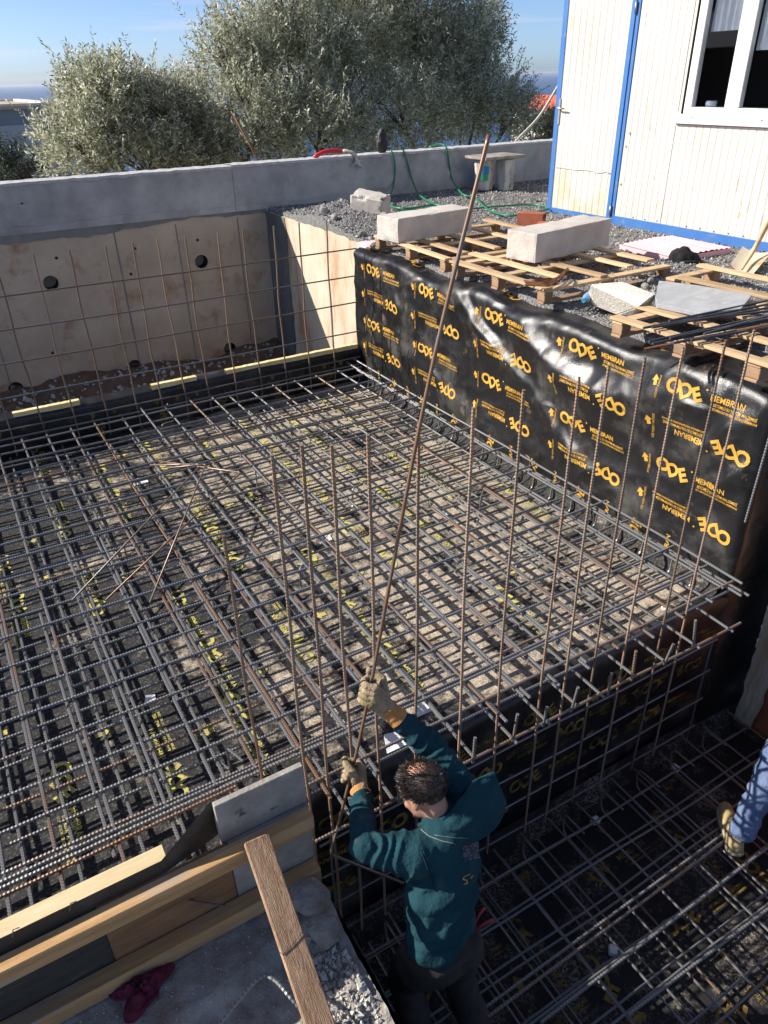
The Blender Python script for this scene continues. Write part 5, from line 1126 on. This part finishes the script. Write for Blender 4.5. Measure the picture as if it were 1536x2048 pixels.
chain(bm, [SL, EL, WL], [.05, .04, .028]); chain(bm, [SR, ER, WR], [.05, .04, .028])
chain(bm, [HIP, HPL, KL, AL], [.09, .08, .052, .04]); chain(bm, [HIP, HPR, KR, AR], [.09, .08, .052, .04])
for A in (AL, AR): chain(bm, [A + V((0, -.03, -.01)), A + V((-.01, .15, -.02))], [.038, .03])
body = fuse(bm, 'person', .0105, 4)
man = tag(link('person', body, 'skin', None, (0, 0, 0)), 'man in a dark green hooded sweatshirt gripping a long rod at the pit edge', 'person')

# hoodie
bm = bmesh.new()
SP = HIP + V((0, 0, .02))
for t, rx, ry in ((.12, .160, .124), (.22, .160, .126), (.38, .160, .128), (.55, .170, .132), (.75, .186, .134), (.92, .176, .122), (1.05, .14, .105)):
    c = SP.lerp(CHEST + V((.01, 0, .0)), t); lump(bm, c, (rx, ry, .085), Matrix.Rotation(R(10), 3, 'Z') @ Matrix.Rotation(R(-20), 3, 'X'), 3)
chain(bm, [CHEST + V((-.02, .0, .05)), SL, SL.lerp(EL, .5), EL, EL.lerp(WL, .5), WL.lerp(EL, .10)], [.105, .100, .082, .068, .056, .042])
chain(bm, [CHEST + V((.04, .02, .06)), SR, SR.lerp(ER, .5), ER, ER.lerp(WR, .5), WR.lerp(ER, .10)], [.105, .098, .080, .066, .055, .042])
chain(bm, [NECK + V((0, -.05, -.04)), NECK + V((.0, -.01, .0))], [.11, .082])
hm = fuse(bm, 'hoodie', .0072, 5)
def seg_dist(p, a, b):
    d = b - a; t = max(0, min(1, (p - a).dot(d) / d.length_squared)); return (p - a - d * t).length, t
def hoodie_fold(p, n):
    w = 0.0
    for a, b, ph in ((SL, EL, 0), (EL, WL, 2), (SR, ER, 1), (ER, WR, 3)):
        d, t = seg_dist(p, a, b)
        if d < .14:
            L = (b - a).length; k = max(0, 1 - max(0, d - .10) / .04)
            w += k * .0125 * (.55 - 1.5 * abs(math.sin(t * L * 52 + 3.6 * noise.noise(p * 7 + V((ph, 0, 0))))) ** .8 + .3) * (.4 + .6 * max(0, noise.noise(p * 9 + V((0, ph, 3))) + .5)) * (1.0 if t > .03 and t < .97 else .3)
    d, t = seg_dist(p, SP, CHEST)
    tor = max(0, min(1, (CHEST.z + .06 - p.z) / .12)) * (1 if d < .22 else 0)
    w += tor * (.014 * noise.noise(V((p.x * 5.0 + p.z * 3, p.y * 4, p.z * 6))) + .013 * (1 - abs(noise.noise(V((p.x * 9 - p.z * 6, p.y * 8, p.z * 7 + 4)))) * 3.2))
    w += .007 * noise.noise(p * 12)
    if p.z < SP.z + .0: w -= .020 * min(1, (SP.z - p.z) / .05)         # gathered waistband
    return w
wrinkle(hm, hoodie_fold)
hoodie = part('hoodie', hm, 'hoodie', man)
# drawn cuffs, seam lines, zip, print on the back: laid on the cloth by casting onto it
bvh = BVHTree.FromPolygons([v.co for v in hm.vertices], [tuple(p.vertices) for p in hm.polygons])
def on_cloth(px, py, lift=.003):
    d = ray(px, py).normalized(); h = bvh.ray_cast(CAM, d)
    return (h[0] + h[1] * lift) if h[0] is not None else None
def cloth_line(name, pts, r, m):
    q = []
    for (a, b) in zip(pts[:-1], pts[1:]):
        for k in range(6): p = on_cloth(a[0] + (b[0] - a[0]) * k / 6, a[1] + (b[1] - a[1]) * k / 6); q.append(p) if p is not None else None
    if len(q) > 2: part(name, MB().tube(q, r, 5).mesh(name, True), m, hoodie)
def cloth_patch(name, corners, m, nu=14, nv=14, lift=.003, mask=None):
    mb = MB(); idx = {}
    for j in range(nv + 1):
        for i in range(nu + 1):
            u, v = i / nu, j / nv
            x = (corners[0][0] * (1 - u) + corners[1][0] * u) * (1 - v) + (corners[3][0] * (1 - u) + corners[2][0] * u) * v
            y = (corners[0][1] * (1 - u) + corners[1][1] * u) * (1 - v) + (corners[3][1] * (1 - u) + corners[2][1] * u) * v
            p = on_cloth(x, y, lift)
            if p is not None: idx[(i, j)] = len(mb.v); mb.v.append(tuple(p))
    for j in range(nv):
        for i in range(nu):
            k = [(i, j), (i + 1, j), (i + 1, j + 1), (i, j + 1)]
            if all(q in idx for q in k) and (mask is None or mask(i, j)): mb.f.append(tuple(idx[q] for q in k))
    if mb.f: part(name, mb.mesh(name, True), m, hoodie)
cloth_patch('speckled_patch', [(922, 1692), (966, 1682), (962, 1715), (928, 1722)], 'speckle')
cloth_line('yellow_print', [(938, 1748), (928, 1752), (925, 1758), (932, 1760), (934, 1766), (926, 1768)], .0028, 'print_yellow'); cloth_line('yellow_print', [(940, 1756), (945, 1750)], .0028, 'print_yellow')
cloth_line('seam', [(842, 1705), (852, 1730), (862, 1755), (868, 1785)], .0022, 'hoodie'); cloth_line('seam', [(846, 1702), (857, 1730), (867, 1756), (872, 1785)], .0022, 'hoodie')
cloth_line('drawcord', [(842, 1660), (858, 1672), (885, 1682), (915, 1688)], .0026, 'zip_grey'); cloth_line('drawcord', [(870, 1670), (910, 1676), (950, 1676), (985, 1664)], .0014, 'zip_grey')

# hood thrown back, pushed over the right shoulder by the raised arm: outer cloth, rim and inner side
def hcurve(p): return smooth_path([atz(*q) for q in p], .004)
def samp(c, u): k = u * (len(c) - 1); i = min(int(k), len(c) - 2); return c[i].lerp(c[i + 1], k - i)
rim = hcurve([(838, 1650, -1.165), (868, 1648, -1.115), (900, 1628, -1.075), (928, 1592, -1.045), (955, 1560, -1.03), (990, 1548, -1.04)])
base = hcurve([(842, 1668, -1.20), (880, 1684, -1.205), (925, 1690, -1.195), (968, 1676, -1.185), (1000, 1645, -1.175), (1014, 1606, -1.165)])
inn = hcurve([(846, 1646, -1.20), (872, 1636, -1.20), (900, 1612, -1.19), (922, 1585, -1.18), (946, 1564, -1.17), (980, 1560, -1.16)])
tocam = (CAM - NECK).normalized()
def hood_pt(u, v):
    p = samp(rim, u).lerp(samp(base, u), v); f = math.sin(math.pi * min(1, v * 1.02)) ** .7
    return p + tocam * (f * (.042 * math.sin(math.pi * min(1, .12 + u * .85)) + .010 * noise.noise(V((u * 5, v * 3, 1))) + .012 * math.sin(u * 9 - v * 5 + 3 * noise.noise(V((u * 4, v * 2, 7)))) * (1 - v))) 
hg = MB().grid(60, 30, hood_pt).grid(60, 8, lambda u, v: samp(rim, u).lerp(samp(inn, u), v) - tocam * .012 * math.sin(math.pi * v))
part('hood', hg.mesh('hood', True), 'hoodie', man)
part('hood_rim', MB().tube([samp(rim, k / 40) for k in range(41)], .010, 8, True, lambda i: .009 + .003 * math.sin(i * .7)).mesh('hood_rim', True), 'hoodie', man)

# trousers
bm = bmesh.new()
lump(bm, HIP + V((0, 0, -.06)), (.160, .122, .10), None, 3); lump(bm, HIP + V((0, 0, .0)), (.155, .118, .09), None, 3)
chain(bm, [HPL, KL, AL + V((0, 0, .02))], [.108, .080, .072]); chain(bm, [HPR, KR, AR + V((0, 0, .02))], [.108, .080, .072])
tm_ = fuse(bm, 'trousers', .011, 4); wrinkle(tm_, lambda p, n: .010 * noise.noise(V((p.x * 9, p.y * 9, p.z * 14))) + .006 * math.sin(p.z * 60 + 4 * noise.noise(p * 6)))
part('trousers', tm_, 'trousers', man)
for A in (AL, AR):
    bm = bmesh.new(); chain(bm, [A + V((0, -.045, -.012)), A + V((-.005, .07, -.012)), A + V((-.015, .17, -.022))], [.048, .048, .036]); chain(bm, [A + V((0, -.01, 0)), A + V((0, 0, .07))], [.048, .050])
    bo = fuse(bm, 'boot', .009, 3)
    for v in bo.vertices: v.co.z = max(v.co.z, GRD + .012)
    part('boot', bo, 'trousers', man)
# hair: short cap with thousands of strands, thin at the crown
bmh = BVHTree.FromPolygons([v.co for v in body.vertices], [tuple(p.vertices) for p in body.polygons])
hb = MB(); rr = random.Random(2)
crown = V((-.035, .012, .113))
for i in range(7500):
    d = V((rr.gauss(0, 1), rr.gauss(0, 1), rr.gauss(0, 1))).normalized()
    if d.z < -.25 or (d.x > .55 and d.z < .62) or (d.z < .05 and d.x > -.1) : continue
    o = hd(-.01, 0, .01); h = bmh.ray_cast(o + (HQ @ d) * .3, -(HQ @ d))
    if h[0] is None: continue
    loc = HQ.transposed() @ (h[0] - HEAD); q = (loc - crown).length
    if q < .042 and rr.random() < .62 * (1 - q / .06): continue
    n = h[1]; ln = rr.uniform(.016, .032)
    sw = HQ @ V((.5 + .3 * noise.noise(loc * 20), .6 * noise.noise(loc * 16 + V((5, 0, 0))), .1)); tdir = (n * .62 + sw * .7 + V((rr.gauss(0, .16), rr.gauss(0, .16), rr.gauss(0, .16)))).normalized()
    wv = tdir.cross(n)
    if wv.length < .01: continue
    wv = wv.normalized() * .0011; p0 = h[0] - n * .002; p1 = p0 + (n * .5 + tdir * .5).normalized() * ln * .5; p2 = p1 + (tdir - n * .35).normalized() * ln * .6
    hb.add([p0 - wv, p0 + wv, p1 + wv, p1 - wv, p2], [(0, 1, 2, 3), (3, 2, 4)])
part('hair', hb.mesh('hair'), 'hair', man)
bm = bmesh.new(); lump(bm, hd(-.022, 0, .026), (.100, .0855, .094), HQ, 4)
for v in list(bm.verts):
    q = HQ.transposed() @ (v.co - HEAD)
    if q.z < .0 - (0.05 if q.x < -.05 else 0) or (q.x > .045 and q.z < .06) or (q - crown).length < .040: bm.verts.remove(v)
sc = bpy.data.meshes.new('scalp_hair'); bm.to_mesh(sc); bm.free(); sc.polygons.foreach_set('use_smooth', [True] * len(sc.polygons)); part('scalp_hair', sc, 'hair', man)

# gloves: palm, four fingers closed round the rod, thumb across
def glove(c, wrist, axis, flip, label):
    """c grip point on the rod, axis along the rod towards the little finger or thumb"""
    a = axis.normalized(); b = (wrist - c); b = (b - a * b.dot(a)).normalized(); n = a.cross(b) * flip
    bm = bmesh.new()
    for k in range(5):                      # palm as a slab of short rods
        o_ = a * (.043 - k * .0215); limb(bm, wrist + o_ * .55 + n * .008, c + b * .022 + n * .030 + o_, .024, .021)
    for k, ln in enumerate((.92, 1.0, .96, .82)):
        o_ = a * (.043 - k * .028); pts = []
        for j in range(9):
            w = R(58 + j * 30 * ln); pts.append(c + o_ + (b * math.cos(w) + n * math.sin(w)) * (.034 if j < 7 else .030) + a * .002 * math.sin(j))
        chain(bm, pts, [.0158] * 4 + [.0146] * 3 + [.0132] * 2)
    th = [wrist.lerp(c, .35) - n * .014 + a * .032, c + b * .040 - n * .028 + a * .054, c + b * .006 - n * .042 + a * .068, c - b * .022 - n * .036 + a * .074]
    chain(bm, th, [.022, .020, .0175, .0155])
    g = fuse(bm, 'glove', .0042, 3); wrinkle(g, lambda p, nn: .0016 * noise.noise(p * 60) + .001 * noise.noise(p * 140))
    gl = part('glove', g, 'glove', man); gl['label'] = label
    d = (wrist - c).normalized(); e = wrist + d * .0
    cf = MB().tube(smooth_path([wrist.lerp(c, .18), wrist, wrist + (wrist - c) * .28, wrist + (wrist - c) * .42], .008), .04, 16, False, lambda i: .040 + .003 * math.sin(i * 1.9) + .0006 * i)
    part('glove_cuff', cf.mesh('glove_cuff', True), 'glove_cuff', man)
glove(GL, WL, (ROD[3] - ROD[2]), 1, 'tan work glove, lower hand'); glove(GR, WR, (ROD[3] - ROD[2]), -1, 'tan and green work glove, raised hand')
tag(MB().tube(rod_pts, .0075, 8).build('held_rod', 'rebar', smooth=True), 'long slanting steel rod held by the man, bent at its foot', 'rod')
pl_ = thing('pliers', 'red handled pliers in the back pocket of the man', 'pliers', HIP + V((.165, -.03, .03)))
for s in (-1, 1):
    b_ = V(pl_['_base']); part('handle', MB().tube(smooth_path([b_ + V((-.03, 0, -.05)), b_ + V((.0, .01 * s, .0)), b_ + V((.035, .022 * s, .03)), b_ + V((.07, .03 * s, .035))], .01), .007, 8).mesh('handle', True, tuple(b_)), 'red_plastic', pl_, b_)

# ---- second worker: only a lower leg reaches into the picture
A1 = atz(1482, 1668, -2.28); K1 = V((3.46, 1.44, -1.93)); H1 = V((3.92, 1.22, -1.62)); A2 = V((4.0, .95, -2.33)); K2 = V((3.78, 1.22, -2.0))
bm = bmesh.new(); T1 = H1 + V((.05, .05, .45)); HD = T1 + V((-.03, .08, .27))
lump(bm, HD, (.085, .1, .12), None, 3); lump(bm, HD + V((-.06, .06, -.02)), (.03, .03, .03)); chain(bm, [HD - V((0, 0, .06)), T1 + V((0, 0, .08)), T1, H1], [.055, .06, .13, .13])
chain(bm, [T1 + V((0, 0, .02)), T1 + V((-.13, .12, -.02)), T1 + V((-.14, .2, -.26)), T1 + V((-.06, .34, -.36))], [.07, .055, .042, .03]); chain(bm, [T1 + V((0, 0, .02)), T1 + V((.15, -.1, -.02)), T1 + V((.22, -.02, -.28)), T1 + V((.12, .14, -.40))], [.07, .055, .042, .03])
chain(bm, [H1, K1, A1], [.1, .06, .042]); chain(bm, [H1, K2, A2], [.1, .06, .042])
b2 = tag(link('person', fuse(bm, 'person', .012, 3), 'skin', None, (0, 0, 0)), 'worker in blue jeans and tan shoes stepping in from the right', 'person')
bm = bmesh.new(); chain(bm, [H1, K1, K1.lerp(A1, .6), A1 + (K1 - A1).normalized() * .03], [.13, .088, .074, .078]); chain(bm, [H1, K2, A2 + V((0, 0, .05))], [.13, .092, .085])
jm = fuse(bm, 'jeans', .009, 3)
def jfold(p, n):
    d, t = seg_dist(p, A1, K1); w = .008 * noise.noise(p * 9)
    return w + .016 * (.6 - abs(math.sin(t * 13 + 3.5 * noise.noise(p * 8))) ** .7) * (.4 + 1.2 * abs(noise.noise(p * 6 + V((2, 0, 0)))))
wrinkle(jm, jfold); part('jeans', jm, 'jeans', b2)
bm = bmesh.new(); lump(bm, H1 + V((.02, .02, .1)), (.17, .15, .14), None, 3); lump(bm, T1 + V((0, 0, -.1)), (.19, .14, .2), None, 3); lump(bm, T1, (.2, .13, .12), None, 3)
chain(bm, [T1 + V((-.1, .08, 0)), T1 + V((-.14, .2, -.26)), T1 + V((-.08, .30, -.33))], [.085, .06, .045]); chain(bm, [T1 + V((.1, -.06, 0)), T1 + V((.22, -.02, -.28)), T1 + V((.14, .11, -.38))], [.085, .06, .045])
part('jacket', fuse(bm, 'jacket', .012, 4), 'dark_jacket', b2)
toe = atz(1453, 1622, -2.36); heel = atz(1474, 1700, -2.36); fd = (toe - heel).normalized()
for k, (base, dr_) in enumerate(((heel, fd), (A2 + V((0, 0, -.03)) - fd * .06, fd))):
    bm = bmesh.new(); chain(bm, [base + dr_ * .03, base + dr_ * .12, base + dr_ * .21, base + dr_ * .285], [.046, .047, .052, .040])
    if k == 0: chain(bm, [base + dr_ * .06, A1 + V((0, 0, .0))], [.045, .045])
    else: chain(bm, [base + dr_ * .06, A2 + V((0, 0, .04))], [.045, .045])
    sm_ = fuse(bm, 'shoe', .007, 3); z0 = base.z - .034
    for v in sm_.vertices: v.co.z = max(v.co.z, z0)
    s_ = part('shoe', sm_, 'boot', b2)
    so_ = MB().tube([V((base + dr_ * t).to_tuple()) + V((0, 0, -.032)) for t in (-.018, .0, .05, .12, .20, .27, .315, .328)], .05, 14, True, lambda i: [.02, .046, .052, .050, .058, .052, .034, .014][i])
    so_.v = [(p[0], p[1], z0 - .004 + (.022 if p[2] > base.z - .032 else 0)) for p in so_.v]; part('sole', so_.mesh('sole', True), 'boot_sole', s_)


# ================================================================== HAZE over the sea
hz_me = MB().box((8000, 24000, -77.6), (60000, 60000, 168.0)).mesh('haze')
ho = tag(link('haze', hz_me, None, None, (0, 0, 0)), 'thin pale sea haze between the hillside and the horizon', 'haze', kind='stuff')
m = bpy.data.materials.new('haze'); m.use_nodes = True; n, l = m.node_tree.nodes, m.node_tree.links; n.remove(n['Principled BSDF'])
pv = n.new('ShaderNodeVolumePrincipled'); pv.inputs['Color'].default_value = (0.72, 0.80, 0.95, 1); pv.inputs['Density'].default_value = 2.2e-5; pv.inputs['Anisotropy'].default_value = 0.2
l.new(pv.outputs[0], n['Material Output'].inputs['Volume']); hz_me.materials.append(m)
for o in bpy.data.objects:
    if '_base' in o: del o['_base']
